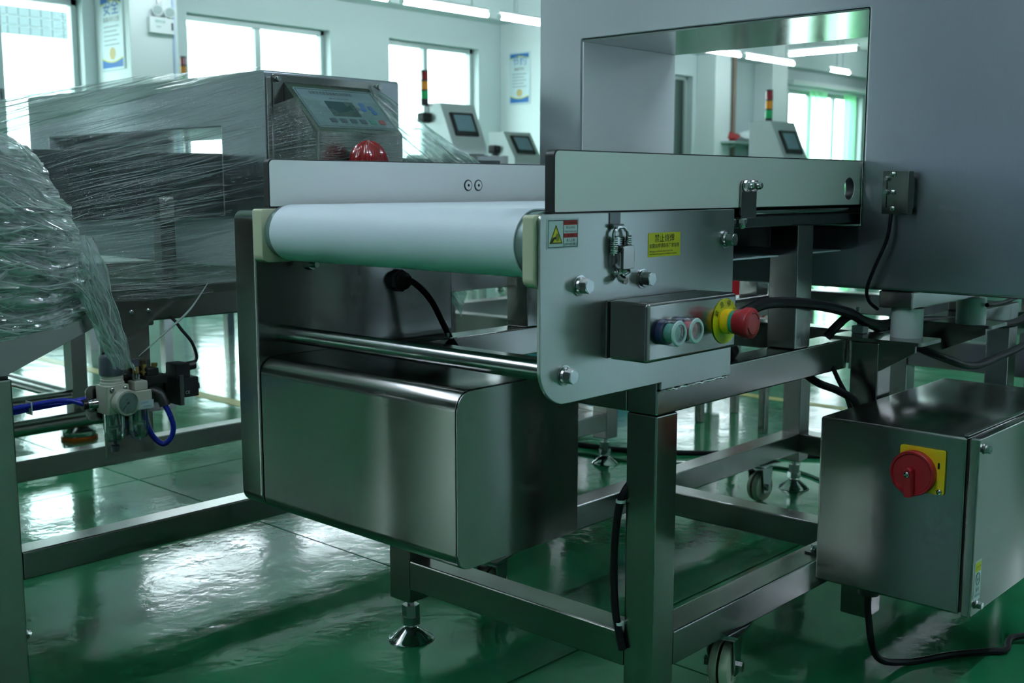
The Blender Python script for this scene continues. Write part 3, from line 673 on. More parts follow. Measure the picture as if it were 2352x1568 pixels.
obj('lettering', lb, INK, es, smooth=False)

# ------------------------------------------------------------------ metal detector head
hd = thing('metal_detector_head', 'large stainless metal detector head with rectangular opening over the conveyor', 'metal detector', (-1.05, 1.94, -0.171))
HX0, HX1, HY0, HY1 = -1.567, -0.40, 1.78, 2.10
AX0, AX1, AZ0, AZ1 = -1.452, -0.8502, -0.066, 0.2885
shell = obj('head_shell', prism(1, rr(HX0, HX1, -0.171, 0.60, (0.01, 0.01, 0.01, 0.01)), HY0, HY1, [rr(AX0, AX1, AZ0, AZ1, 0.002, 2)], 0.006), SHEAD, hd)
def liner(x0, x1, z0, z1, m, nm): return obj(nm, box(x0, x1, HY0 + 0.001, HY1 - 0.001, z0, z1), m, shell, smooth=False)
liner(AX0, AX0 + 0.003, AZ0, AZ1 - 0.0032, LAM, 'opening_liner'); liner(AX1 - 0.0005, AX1 - 0.0001, AZ0, AZ1 - 0.0032, LAM, 'opening_liner')
obj('opening_ceiling', box(AX0, AX1, HY0 + 0.001, HY1 - 0.001, AZ1 - 0.003, AZ1), POL, shell, smooth=False)
liner(AX0 + 0.003, AX1 - 0.0032, AZ0, AZ0 + 0.003, LAM, 'opening_liner')
sb = obj('sensor_bracket', prism(1, rr(-0.806, -0.756, -0.0445, 0.0245, 0.002), 1.763, 1.7665, [rr(-0.7995, -0.7975, -0.038, 0.016, 0.0008, 2)]), SZ, hd)
obj('sensor_cover', box(-0.770, -0.7555, 1.748, 1.764, -0.0445, 0.0245, 0.0015), SZ, sb)
obj('bracket_standoff', box(-0.800, -0.760, 1.766, 1.7805, -0.035, 0.015), SZ, sb)
for z in (0.012, -0.0095): inst('bolt', BOLTT, sb, (-0.7985, 1.763, z), frame_of((0, -1, 0)))
for z in (0.0195, -0.0095, -0.0355): inst('screw', SCREW, sb, (-0.7875, 1.763, z), frame_of((0, -1, 0)))
bt = obj('support_tube', box(-0.815, -0.757, 1.786, 2.09, -0.2005, -0.1715, 0.003), SY, hd)
obj('weld_seam', sweep([(-0.757, 1.786, -0.1725), (-0.757, 1.7855, -0.187), (-0.757, 1.786, -0.2)], 0.0016, 6), WELD, bt)
obj('support_tube', box(-1.50, -1.44, 1.786, 2.09, -0.2005, -0.1715, 0.003), SY, hd)
for k, (x, y) in enumerate(((-0.778, 1.818), (-0.768, 2.03 + 0.055))):
    obj('insulating_post', merge(cyl((x, y if k == 0 else 2.075, -0.2495), (x, y if k == 0 else 2.075, -0.2006), 0.026, 36), cyl((x, y if k == 0 else 2.075, -0.2495), (x, y if k == 0 else 2.075, -0.2486), 0.0262, 36)), NYL, hd)
for y in (1.818, 2.075):
    obj('insulating_post', cyl((-1.47, y, -0.2531), (-1.47, y, -0.2006), 0.026, 36), NYL, hd)
for y in (1.79, 2.05):
    obj('outrigger_plate', box(-1.50, -1.395, y, y + 0.06, -0.2595, -0.2531, 0.001), SX, cv)

# ------------------------------------------------------------------ control cabinet
cab = thing('control_cabinet', 'stainless control cabinet with red and yellow isolator switch at the lower right', 'control cabinet', (-0.67, 1.785, -0.605))
CX0, CX1, CY0, CY1, CZ0, CZ1 = -0.790, -0.5685, 1.549, 2.02, -0.603, -0.346
body = obj('cabinet_body', box(CX0, CX1, CY0, CY1, CZ0, CZ1, 0.004, 3), SBOX, cab)
obj('door_gasket', box(CX1, CX1 + 0.003, CY0 + 0.004, CY1 - 0.004, CZ0 + 0.004, CZ1 - 0.004), BLK, cab)
door = obj('cabinet_door', box(CX1 + 0.003, CX1 + 0.0175, CY0 - 0.001, CY1 + 0.001, CZ0 - 0.001, CZ1 + 0.001, 0.003, 3), SBOX, cab)
obj('drip_ridge', box(CX1 - 0.006, CX1 + 0.002, CY0 + 0.002, CY1, CZ1, CZ1 + 0.004, 0.001), SY, cab)
for y, z in ((CY0 + 0.018, CZ1 - 0.016), (CY0 + 0.018, CZ0 + 0.016), (CY1 - 0.02, CZ0 + 0.016), (CY1 - 0.02, CZ1 - 0.016)):
    inst('door_bolt', BOLTS, door, (CX1 + 0.0175, y, z), frame_of((1, 0, 0)))
iso = obj('isolator_plate', prism(1, rr(-0.6625, -0.5960, -0.4335, -0.3685, 0.004), CY0 - 0.0035, CY0, bev=0.001), YEL, cab, label='yellow square plate of the isolator switch')
ix, iz = -0.6395, -0.4065
obj('isolator_dial', lathe([(0, 0), (0.0325, 0), (0.0325, 0.010), (0.0315, 0.0115), (0.0290, 0.0115), (0.0275, 0.0095), (0, 0.0095)], (ix, CY0 - 0.0035, iz), (0, -1, 0), 44), REDP, iso, label='round red isolator dial')
kn = B(); c_, s_ = 0.0055, 0.0305
merge(kn, prism(1, [(-0.0042, -0.0325), (0.0052, -0.0325), (0.0062, 0.006), (0.0015, 0.0105), (-0.0055, 0.006)], -0.0085, 0.0085, bev=0.001), Matrix.Translation((ix - 0.002, CY0 - 0.0195, iz)) @ Matrix.Rotation(R(-4), 4, 'Y'))
obj('isolator_handle', kn, REDP, iso)
inst('screw', SCREW, iso, (ix - 0.001, CY0 - 0.028, iz + 0.001), frame_of((0, -1, 0)))
obj('padlock_slot', prism(1, rr(-0.6065, -0.6035, -0.3960, -0.3870, 0.0012), CY0 - 0.0040, CY0 - 0.0032), BLK, iso)
inst('screw', SCREW, iso, (-0.6025, CY0 - 0.0035, -0.4290), frame_of((0, -1, 0)))
st = obj('earth_warning_sticker', box(CX1 + 0.0175, CX1 + 0.0178, CY0 + 0.008, CY0 + 0.032, CZ0 + 0.022, CZ0 + 0.080), WSTK, door, label='narrow white and yellow caution sticker', smooth=False)
xq = CX1 + 0.0179
rect(CY0 + 0.0095, CY0 + 0.0305, CZ0 + 0.064, CZ0 + 0.0775, YELS, st, 'yellow_header', xq)
text('⚠ CAUTION', 0.0038, FX, (xq + 0.0003, CY0 + 0.020, CZ0 + 0.0707), INK, st)
cg = sweep([(xq + 0.0002, CY0 + 0.020 + 0.007 * math.sin(R(q * 15)), CZ0 + 0.053 + 0.009 * math.cos(R(q * 15))) for q in range(25)], 0.0004, 4, 1, False)
obj('ground_symbol', cg, INK, st, smooth=False)
text('⏚', 0.010, FX, (xq + 0.0003, CY0 + 0.020, CZ0 + 0.053), INK, st)
text('接地', 0.0065, FX, (xq + 0.0003, CY0 + 0.020, CZ0 + 0.037), INK, st); text('GROUND', 0.0045, FX, (xq + 0.0003, CY0 + 0.020, CZ0 + 0.029), INK, st)
gl2 = obj('cable_gland', lathe([(0, 0), (0.034, 0), (0.034, 0.006), (0.016, 0.011), (0.016, 0.022), (0, 0.022)], (-0.725, 1.60, CZ0), (0, 0, -1), 20), BLK, cab)
mb = obj('mounting_tab', prism(2, rr(-0.885, -0.788, 1.690, 1.720, 0.006), -0.6168, -0.6138), SX, cab)
inst('bolt', BOLTS, mb, (-0.872, 1.705, -0.6138), None)
obj('mounting_tab', box(-0.795, -0.788, 1.756, 1.80, -0.55, -0.40), SX, cab)

# ------------------------------------------------------------------ cables around the conveyor
def cable(pts, r, label, m=RUB, k=8): return obj('cable', sweep(pts, r, 10, k), m, None, label=label, cat='cable')
cable([(-0.86, 1.36, -0.20), (-0.835, 1.395, -0.178), (-0.83, 1.46, -0.169), (-0.83, 1.60, -0.183), (-0.835, 1.72, -0.205), (-0.845, 1.80, -0.227), (-0.86, 1.90, -0.243), (-0.86, 2.02, -0.247), (-0.83, 2.20, -0.26), (-0.80, 2.40, -0.28), (-0.78, 2.52, -0.235), (-0.78, 2.56, -0.18)], 0.0085, 'thick black cable arching behind the emergency stop toward the detector posts')
cable([(-0.865, 1.34, -0.205), (-0.862, 1.385, -0.215), (-0.875, 1.42, -0.245), (-0.885, 1.45, -0.2531 + 0.009)], 0.0085, 'black cable dropping behind the red stop button onto the beam')
cable([(-0.865, 1.705, -0.247), (-0.852, 1.72, -0.226), (-0.848, 1.755, -0.214), (-0.850, 1.81, -0.229), (-0.86, 1.90, -0.252), (-0.845, 1.98, -0.283), (-0.80, 2.06, -0.318), (-0.79, 2.16, -0.340), (-0.79, 2.30, -0.338), (-0.79, 2.46, -0.325), (-0.79, 2.60, -0.28), (-0.79, 2.68, -0.20)], 0.0075, 'heavy black cable sagging in a loop below the detector head')
cable([(-0.735, 2.06, -0.212), (-0.735, 2.14, -0.214), (-0.735, 2.24, -0.208), (-0.735, 2.40, -0.214), (-0.74, 2.52, -0.22)], 0.004, 'thin black lead running straight right behind the insulating posts')
cable([(-0.788, 1.760, -0.044), (-0.792, 1.757, -0.085), (-0.812, 1.757, -0.135), (-0.826, 1.765, -0.168), (-0.829, 1.78, -0.19), (-0.822, 1.80, -0.205)], 0.003, 'thin black sensor lead hanging from the bracket on the detector face')
cable([(-0.885, 1.68, -0.31), (-0.865, 1.685, -0.322), (-0.838, 1.70, -0.333), (-0.815, 1.715, -0.350), (-0.81, 1.717, -0.37)], 0.0065, 'thick black cable bending down into the cabinet top')
cable([(-0.852, 1.705, -0.295), (-0.843, 1.708, -0.315), (-0.83, 1.712, -0.34), (-0.822, 1.715, -0.365)], 0.004, 'thin black cable beside the thick one entering the cabinet')
cable([(-0.725, 1.60, CZ0 - 0.02), (-0.725, 1.603, -0.66), (-0.72, 1.63, -0.735), (-0.70, 1.70, FL + 0.006), (-0.66, 1.775, FL + 0.006), (-0.62, 1.83, FL + 0.006), (-0.60, 1.86, FL + 0.006), (-0.605, 1.90, FL + 0.012), (-0.57, 1.96, FL + 0.012), (-0.53, 2.05, FL + 0.006), (-0.45, 2.2, FL + 0.006)], 0.0055, 'black mains cable falling from the cabinet and trailing over the floor')
cable([(-0.896, 1.215, -0.40), (-0.905, 1.20, -0.43), (-0.912, 1.197, -0.50), (-0.910, 1.198, -0.58), (-0.898, 1.20, -0.64)], 0.0055, 'black cable tied to the front right leg')
for z, lb_ in ((-0.43, 0), (-0.605, 0)):
    obj('cable_tie', cyl((-0.9045, 1.2005, z), (-0.9045, 1.2005, z + 0.004), 0.0068, 14), NYL, cv)
cable([(-3.2, 2.45, FL + 0.006), (-2.5, 2.5, FL + 0.006), (-1.95, 2.56, FL + 0.006), (-1.6, 2.80, FL + 0.006), (-1.3, 3.0, FL + 0.006), (-0.8, 3.3, FL + 0.006)], 0.008, 'black cable lying on the floor behind the conveyor frame')
cable([(-2.4, 2.38, FL + 0.004), (-2.0, 2.46, FL + 0.004), (-1.8, 2.50, FL + 0.004), (-1.5, 2.70, FL + 0.004), (-1.25, 2.62, FL + 0.004), (-1.1, 2.7, FL + 0.004)], 0.004, 'thin dark green lead on the floor near the rear caster', mat('green_lead', (0.01, 0.10, 0.05), 0.4))
obj('cable_tie_mount', merge(box(-0.868, -0.846, 1.80, 1.822, -0.2495, -0.236, 0.002), cyl((-0.86, 1.812, -0.236), (-0.86, 1.805, -0.205), 0.003, 8)), NYL, cv)

# ------------------------------------------------------------------ film wrapped machine behind, on the left
m2 = thing('wrapped_metal_detector', 'second stainless metal detector with sloped key panel, wrapped in stretch film on the left', 'metal detector', (-2.3, 1.5, FL))
for x in (-1.91, -2.55):
    leg(x, x + 0.05, 0.738, 0.788, -0.318, m2); leg(x, x + 0.05, 2.40, 2.45, -0.243, m2)
    bar(x, x + 0.05, 0.7881, 2.40, -0.667, -0.617, m2)
    bar(x, x + 0.05, 0.93, 2.45, -0.243, -0.1815, m2)
for y in (0.738, 2.40): bar(-2.50, -1.91, y, y + 0.05, -0.667, -0.617, m2)
for y in (1.0, 2.40): bar(-2.50, -1.91, y, y + 0.05, -0.243, -0.1815, m2)
for x in (-1.895, -2.545): bar(x, x + 0.03, 1.076, 1.106, -0.1815, -0.02, m2, 'upright')
for x in (-1.98, -2.5): bar(x, x + 0.05, 1.48, 1.53, -0.1815, -0.168, m2, 'upright')
# head with opening
h2 = obj('head_shell', prism(1, rr(-2.95, -1.9, -0.168, 0.229, 0.006), 1.334, 1.69, [rr(-2.843, -2.055, -0.06, 0.124, 0.002, 2)], 0.003), SHEAD, m2)
obj('opening_liner', box(-2.843, -2.840, 1.335, 1.689, -0.06, 0.124), LAM, h2, smooth=False)
obj('opening_liner', box(-2.0565, -2.0551, 1.335, 1.689, -0.06, 0.124), LAM, h2, smooth=False)
obj('opening_liner', box(-2.84, -2.0565, 1.335, 1.689, 0.1225, 0.124), POL, h2, smooth=False)
sp = obj('side_cover', prism(0, rr(1.352, 1.635, -0.15, 0.222, 0.004), -1.9, -1.8955, bev=0.001), SZ, m2)
obj('cover_strip', box(-1.9, -1.8935, 1.3375, 1.3475, -0.15, 0.215, 0.001), SZ, m2)
for y, z in ((1.362, 0.212), (1.625, 0.212), (1.362, -0.13)): inst('bolt', BOLTS, sp, (-1.8955, y, z), frame_of((1, 0, 0)))
# conveyor bed and dark guards through the opening
obj('belt_bed', box(-2.80, -2.09, 0.95, 2.2, -0.055, -0.02, 0.004), DARKST, m2)
obj('belt', box(-2.79, -2.10, 0.93, 2.22, -0.02, -0.016, 0.002), mat('dark_green_belt', (0.02, 0.06, 0.05), 0.5), m2)
for x in (-2.083, -2.83): obj('side_guard', box(x, x + 0.012, 0.86, 2.2, -0.065, 0.0685, 0.003), mat('black_guard_board', (0.012, 0.022, 0.026), 0.4), m2)
# key panel console
cp = prism(1, [(-1.8955, 0.2085), (-1.788, 0.1075), (-1.788, -0.06), (-1.8955, -0.06)], 1.378, 1.600, bev=0.002)
con = obj('console', cp, SBOX, m2)
YV = Vector((-0.1075, 0, 0.101)).normalized(); ZV = Vector((0, 1, 0)).cross(YV)
FC = Matrix(((0, YV.x, ZV.x, 0), (1, YV.y, ZV.y, 0), (0, YV.z, ZV.z, 0), (0, 0, 0, 1)))
CO = Vector((-1.84175, 1.489, 0.158)) + ZV * 0.0003
def con_rect(u0, u1, v0, v1, m, nm, t=0.0006, r=0.002, par=None, off=0.0):
    bm = prism(2, rr(u0, u1, v0, v1, r, 3), off, off + t)
    bmesh.ops.transform(bm, matrix=Matrix.Translation(CO) @ FC, verts=bm.verts)
    return obj(nm, bm, m, par, smooth=False)
kp = con_rect(-0.100, 0.104, -0.062, 0.058, PANEL, 'key_panel', 0.0008, 0.004, con)
bl = B()
for (u0, u1, v0, v1) in ((-0.096, 0.100, 0.0535, 0.0545), (-0.096, 0.100, -0.0585, -0.0575), (-0.0965, -0.0955, -0.058, 0.054), (0.0995, 0.1005, -0.058, 0.054)):
    merge(bl, box(u0, u1, v0, v1, 0.0009, 0.0012))
bmesh.ops.transform(bl, matrix=Matrix.Translation(CO) @ FC, verts=bl.verts); obj('printed_border', bl, INK, kp, smooth=False)
con_rect(-0.042, 0.030, -0.026, 0.019, SCREEN, 'display', 0.0006, 0.001, kp, 0.0009)
def ctext(body, size, u, v, m=INK, **k):
    text(body, size, FC, CO + FC.to_3x3() @ Vector((u, v, 0.0018)), m, kp, **k)
ctext('全数字式食品金属检测控制机', 0.0105, -0.012, 0.042, xs=0.82)
ctext('METAL DETECTOR', 0.006, 0.0, 0.027)
for k, m in enumerate((NAVY, NAVY, NAVY, NAVY, GRNP, REDP)):
    kb = con_rect(-0.060 + k * 0.0255, -0.044 + k * 0.0255, -0.047, -0.034, m, 'membrane_key', 0.0008, 0.002, kp, 0.0009)
    ctext('▮▮', 0.004, -0.052 + k * 0.0255, -0.052)
for u, v in ((0.052, 0.013), (0.050, 0.000), (0.071, 0.004), (0.073, -0.010)):
    bm = prism(2, circ(u, v, 0.0072, 18), 0.0009, 0.0017); bmesh.ops.transform(bm, matrix=Matrix.Translation(CO) @ FC, verts=bm.verts)
    obj('arrow_key', bm, INKB, kp, smooth=False)
# red beacon on the console shelf
bn_ = thing('red_beacon', 'ribbed red dome beacon in front of the key panel', 'beacon', (-1.745, 1.555, 0.02))
obj('beacon_base', lathe([(0, -0.03), (0.042, -0.03), (0.042, 0.0), (0.039, 0.004), (0, 0.004)], (-1.735, 1.461, 0.014), n=36), BLK, bn_)
prof = [(0, 0.004), (0.039, 0.004), (0.0385, 0.03)] + [(0.0385 * math.cos(R(a)), 0.03 + 0.046 * math.sin(R(a))) for a in range(10, 90, 10)] + [(0, 0.077)]
dm = lathe(prof, (-1.735, 1.461, 0.014), n=96)
for v in dm.verts:
    d_ = Vector((v.co.x + 1.735, v.co.y - 1.461, 0)); 
    if 0.012 + 0.03 < v.co.z and d_.length > 0.004: 
        a = math.atan2(d_.y, d_.x); v.co += d_.normalized() * 0.0005 * math.cos(a * 48)
obj('beacon_dome', dm, REDL, bn_)
obj('beacon_bracket', box(-1.788, -1.70, 1.42, 1.50, -0.020, -0.018, 0.001), SX, bn_)

# ------------------------------------------------------------------ nearer machine end with a slanted chute panel
K = 0.78
ch = thing('infeed_chute', 'stainless chute end on a square leg, wrapped in film at the left edge', 'chute', (-1.75, 0.45, FL))
for x in (-1.86 * K - 0.05, -2.30):
    leg(x, x + 0.05, 0.788 * K - 0.05, 0.788 * K, -0.2475, ch); leg(x, x + 0.05, -0.05, 0.0, -0.2475, ch)
    obj('leg_cap', box(x + 0.003, x + 0.047, 0.788 * K - 0.047, 0.788 * K - 0.003, -0.2475, -0.2435, 0.0015), BLK, ch)
    xx = x + 0.0495
    obj('chute_panel', prism(0, [(q[0] * K, q[1] * K) for q in ((-0.10, -0.312), (0.776, -0.312), (0.792, -0.306), (0.945, -0.242), (0.928, -0.20), (0.86, -0.06), (0.76, 0.04), (-0.10, 0.09))], xx - 0.003, xx, bev=0.0006), SBOX, ch)
obj('chute_floor', box(-2.25, -1.86 * K - 0.004, -0.05, 0.70, -0.075, -0.07), SBOX, ch)
bar(-2.25, -1.86 * K - 0.05, 0.788 * K - 0.045, 0.788 * K - 0.005, -0.667, -0.617, ch)

# ------------------------------------------------------------------ air filter regulator on its hanging plate
fr = thing('air_filter_regulator', 'off-white air filter regulator with round pressure gauge and two clear bowls', 'air regulator', (-1.83, 0.97, -0.46))
hp = obj('hanger_plate', prism(0, rr(0.944, 1.036, -0.480, -0.236, 0.002), -1.858, -1.852), SZ, fr)
tb_ = obj('hanger_tab', prism(0, rr(0.984, 1.048, -0.250, -0.212, 0.003), -1.859, -1.856), SZ, fr)
for y in (1.005, 1.038): inst('screw', SCREW, tb_, (-1.856, y, -0.223), frame_of((1, 0, 0)))
obj('mounting_plate', prism(0, rr(0.908, 1.083, -0.408, -0.345, 0.012), -1.852, -1.848, bev=0.0006), SBOX, fr)
rx = -1.823
def unit(y, top, bot, r): 
    return obj('regulator_body', prism(2, rr(rx - r, rx + r, y - r, y + r, 0.005), bot, top, bev=0.0015), OFFW, fr)
u1 = unit(0.945, -0.342, -0.392, 0.0215)
obj('regulator_dial', lathe([(0.0205, 0), (0.0205, 0.004), (0.019, 0.005), (0.019, 0.007), (0.0195, 0.009), (0.0185, 0.0105), (0.0192, 0.013), (0.0185, 0.015), (0.0192, 0.017), (0.0, 0.018)], (rx, 0.945, -0.342), n=28), OFFW, u1)
obj('regulator_knob', lathe([(0, 0), (0.0205, 0), (0.0212, 0.005), (0.0205, 0.030), (0.018, 0.034), (0, 0.034)], (rx, 0.945, -0.325), n=24), GREYP, u1)
for s in (-1, 1):
    inst('screw', SCREW, u1, (rx + 0.0215, 0.945 + s * 0.012, -0.349), frame_of((1, 0, 0)))
u2 = unit(0.993, -0.358, -0.392, 0.0185)
obj('lubricator_neck', box(rx - 0.013, rx + 0.0135, 0.980, 1.006, -0.358, -0.341, 0.003), OFFW, u2)
obj('sight_glass', lathe([(0, 0), (0.0075, 0), (0.0075, 0.010), (0.006, 0.014), (0, 0.014)], (rx, 0.991, -0.341), n=18), GLASSY, u2)
obj('needle_valve', cyl((rx, 0.991, -0.329), (rx, 0.991, -0.316), 0.006, 14), BRASS, u2)
obj('valve_cap', cyl((rx, 0.991, -0.316), (rx, 0.991, -0.304), 0.0072, 14), GREYP, u2)
for y, r, bot, m in ((0.945, 0.0185, -0.447, GREYP), (0.993, 0.0175, -0.443, GLASSY)):
    bo = obj('bowl', lathe([(r, 0), (r, 0.030), (r * 0.96, 0.042), (r * 0.8, 0.049), (r * 0.45, 0.053), (0.004, 0.054)], (rx, y, -0.392), (0, 0, -1), 30, caps=False), GLASSY, fr)
    obj('bowl_baffle', lathe([(0.008, 0), (0.008, 0.022), (0.011, 0.024), (0.011, 0.027), (0.004, 0.03), (0.003, 0.05)], (rx, y, -0.392), (0, 0, -1), 16), GREYP, bo)
    obj('bowl_drain', lathe([(0.004, 0), (0.004, 0.006), (0.007, 0.007), (0.007, 0.018 if m is GREYP else 0.009), (0, 0.018 if m is GREYP else 0.009)], (rx, y, bot + 0.003), (0, 0, -1), 14), m, bo)
gg = obj('gauge_case', lathe([(0, 0), (0.0215, 0), (0.0225, 0.003), (0.0225, 0.022), (0.0218, 0.0235), (0.0185, 0.0235), (0.0182, 0.0215), (0, 0.0215)], (rx + 0.02, 0.951, -0.371), (1, 0, 0), 40), OFFW, fr, label='round white pressure gauge')
gx = rx + 0.0416
obj('gauge_face', lathe([(0, 0), (0.018, 0), (0.018, 0.0003), (0, 0.0003)], (gx, 0.951, -0.371), (1, 0, 0), 36), mat('gauge_dial_white', (0.42, 0.5, 0.62), 0.4), gg)
tk = B()
for k in range(28):
    a = R(225 - k * 10); r0 = 0.0135 if k % 4 else 0.012
    merge(tk, cyl((gx + 0.0005, 0.951 + r0 * math.cos(a), -0.371 + r0 * math.sin(a)), (gx + 0.0005, 0.951 + 0.0155 * math.cos(a), -0.371 + 0.0155 * math.sin(a)), 0.00018, 4))
obj('gauge_scale', tk, INK, gg, smooth=False)
ng = B(); merge(ng, cyl((gx + 0.001, 0.951 + 0.0135 * math.cos(R(228)), -0.371 + 0.0135 * math.sin(R(228))), (gx + 0.001, 0.951 + 0.007 * math.cos(R(48)), -0.371 + 0.007 * math.sin(R(48))), 0.0006, 6)); merge(ng, cyl((gx + 0.0006, 0.951, -0.371), (gx + 0.002, 0.951, -0.371), 0.0022, 14))
obj('gauge_needle', ng, INK, gg)
text('MPa', 0.0042, FX, (gx + 0.0005, 0.950, -0.365), INK, gg)
obj('gauge_glass', lathe([(0, 0), (0.0182, 0), (0.0182, 0.0003), (0, 0.0003)], (gx + 0.0022, 0.951, -0.371), (1, 0, 0), 36), GLASSY, gg)
lbl = obj('maker_label', box(rx + 0.0187, rx + 0.0190, 0.980, 1.012, -0.3905, -0.3755), WSTK, u2, smooth=False)
text('LIGHT', 0.0055, FX, (rx + 0.0193, 0.9945, -0.3795), INKB, lbl); text('AL2000-02', 0.0035, FX, (rx + 0.0193, 0.999, -0.3865), INK, lbl)
# fittings and hoses
ft1 = obj('push_fitting', merge(cyl((rx, 0.9145, -0.372), (rx, 0.903, -0.372), 0.009, 14), cyl((rx, 0.903, -0.372), (rx, 0.893, -0.371), 0.0075, 14)), POL, fr)
obj('release_collar', cyl((rx + 0.002, 0.896, -0.371), (rx + 0.002, 0.888, -0.371), 0.0085, 14), BLK, ft1)
elb = obj('elbow_fitting', sweep([(rx, 1.006, -0.366), (rx + 0.004, 1.018, -0.363), (rx + 0.016, 1.026, -0.368), (rx + 0.024, 1.0285, -0.382)], 0.0088, 14, 6), BLK, fr)
obj('release_collar', cyl((rx + 0.0235, 1.0285, -0.380), (rx + 0.027, 1.0295, -0.389), 0.0095, 16), BLK, elb)
obj('air_hose', sweep([(rx + 0.026, 1.029, -0.387), (rx + 0.032, 1.035, -0.405), (rx + 0.034, 1.040, -0.428), (rx + 0.03, 1.037, -0.448), (rx + 0.022, 1.026, -0.459), (rx + 0.012, 1.014, -0.447), (rx + 0.006, 1.006, -0.425), (rx + 0.0, 1.004, -0.405), (rx, 1.004, -0.395)], 0.0048, 12), BLUEH, None, label='short blue air hose looped below the black elbow fitting', cat='hose')
vb_ = obj('valve_block', merge(box(-1.848, -1.815, 1.005, 1.047, -0.352, -0.335, 0.002), box(-1.845, -1.815, 1.010, 1.0315, -0.335, -0.322, 0.002)), BLK, fr)
for y in (1.010, 1.031):
    obj('flow_screw', lathe([(0.003, 0), (0.003, 0.004), (0.008, 0.005), (0.008, 0.007), (0.0035, 0.008), (0.0035, 0.013), (0.0055, 0.0135), (0.0055, 0.020), (0, 0.020)], (-1.83, y, -0.335), n=12), BRASS, vb_)
sv = thing('solenoid_valve', 'black solenoid valve with its lead, right of the pressure gauge', 'valve', (-1.82, 1.075, -0.39))
obj('valve_coil', box(-1.84, -1.80, 1.068, 1.102, -0.381, -0.345, 0.002), BLK, sv)
obj('valve_body', box(-1.846, -1.795, 1.060, 1.069, -0.394, -0.338, 0.0015), DARKST, sv)
obj('valve_plug', box(-1.84, -1.80, 1.058, 1.086, -0.345, -0.318, 0.0025), BLK, sv)
obj('plug_gland', cyl((-1.82, 1.083, -0.328), (-1.82, 1.106, -0.326), 0.0085, 14), BLK, sv)
obj('coil_nut', hexpr((-1.82, 1.102, -0.365), (0, 1, 0), 0.009, 0.009), BLK, sv)
text('CE', 0.008, FX, (-1.7993, 1.078, -0.372), WSTK, sv)
cable([(-1.82, 1.104, -0.324), (-1.82, 1.112, -0.312), (-1.825, 1.106, -0.285), (-1.84, 1.095, -0.262), (-1.85, 1.088, -0.246), (-1.87, 1.085, -0.235)], 0.003, 'thin black lead rising from the solenoid valve to the frame beam')
hs = obj('air_hose', sweep([(rx + 0.002, 0.893, -0.371), (-1.83, 0.86, -0.360), (-1.84, 0.80, -0.3625), (-1.85, 0.74, -0.368), (-1.86, 0.66, -0.375)], 0.0042, 12), BLUEH, None, label='upper of two blue air hoses running left from the regulator', cat='hose')
obj('air_hose', sweep([(-1.846, 0.906, -0.366), (-1.846, 0.86, -0.368), (-1.848, 0.80, -0.371), (-1.852, 0.74, -0.3765), (-1.86, 0.66, -0.384)], 0.0042, 12), BLUEH, None, label='lower of two blue air hoses tied together behind the left leg', cat='hose')
obj('hose_tie', box(-1.856, -1.834, 0.806, 0.808, -0.378, -0.356, 0.0005), NYL, hs)

# ------------------------------------------------------------------ stretch film
def sheet(name, label, fn, nu, nv, m, parent=None, th=0.0, cat='film', group=None):
    bm = B(); uvl = bm.loops.layers.uv.new('UVMap'); vs = [[None] * (nv + 1) for _ in range(nu + 1)]
    for i in range(nu + 1):
        for j in range(nv + 1):
            vs[i][j] = bm.verts.new(fn(i / nu, j / nv))
    for i in range(nu):
        for j in range(nv):
            f = bm.faces.new((vs[i][j], vs[i + 1][j], vs[i + 1][j + 1], vs[i][j + 1]))
            for lp, (a, b) in zip(f.loops, ((i, j), (i + 1, j), (i + 1, j + 1), (i, j + 1))): lp[uvl].uv = (a / nu, b / nv)
    return obj(name, bm, m, parent, label=label, cat=cat if parent is None else None, group=group, ang=180)
def lerp(a, b, t): return Vector(a) + (Vector(b) - Vector(a)) * t
def crease(p, u, v, amp, fu=3, fv=34, seed=0.0):
    return amp * (noise.noise(Vector((u * fu + seed, v * fv, seed))) + 0.5 * noise.noise(Vector((u * fu * 2.3, v * fv * 2.1 + seed, 1.7))))
def side_film(u, v):          # along the conveyor side, from the head corner (u=0) to the bunched end (u=1)
    a = lerp((-1.893, 1.332, 0.2335), (-1.893, 1.332, -0.215), v); b = lerp((-1.832, 0.80, 0.085), (-1.845, 0.93, -0.20), v)
    p = lerp(a, b, u); p.x += 0.012 * math.sin(math.pi * u) + crease(p, u, v, 0.006 * math.sin(math.pi * min(1, u * 1.05)))
    p.z += crease(p, u, v, 0.003, 2, 20, 5); return p
wf = thing('stretch_film', 'clear stretch film wound around the second metal detector and its key panel', 'film', (-2.1, 1.2, -0.25))
sheet('film_side_sheet', None, side_film, 40, 90, FILM, wf)
def top_film(u, v):
    a = lerp((-1.893, 1.331, 0.2335), (-2.952, 1.331, 0.2335), v); b = lerp((-1.832, 0.80, 0.085), (-2.60, 0.70, 0.10), v)
    p = lerp(a, b, u); p.z += 0.010 * math.sin(math.pi * v) * (1 - u) + crease(p, u, v, 0.007 * (0.35 + u), 3, 26, 2); p.y += crease(p, u, v, 0.004, 3, 22, 9); return p
sheet('film_top_sheet', None, top_film, 40, 80, FILM, wf)
def panel_film(u, v):         # hugging the console
    y = 1.334 + 0.275 * u; z = 0.175 - 0.30 * v
    t = max(0.0, min(1.0, (y - 1.334) / 0.05))
    xc = -1.788 + 0.0032 if z < 0.1075 else -1.788 - (z - 0.1075) * 1.064 + 0.0035
    x = -1.892 + (xc + 1.892) * t
    p = Vector((x, y, z - 0.02 * (1 - t))); p.x += abs(crease(p, v, u, 0.004, 6, 14, 3)); p.z += crease(p, u, v, 0.006, 3, 10, 4); return p
sheet('film_panel_sheet', None, panel_film, 40, 44, FILM, wf)
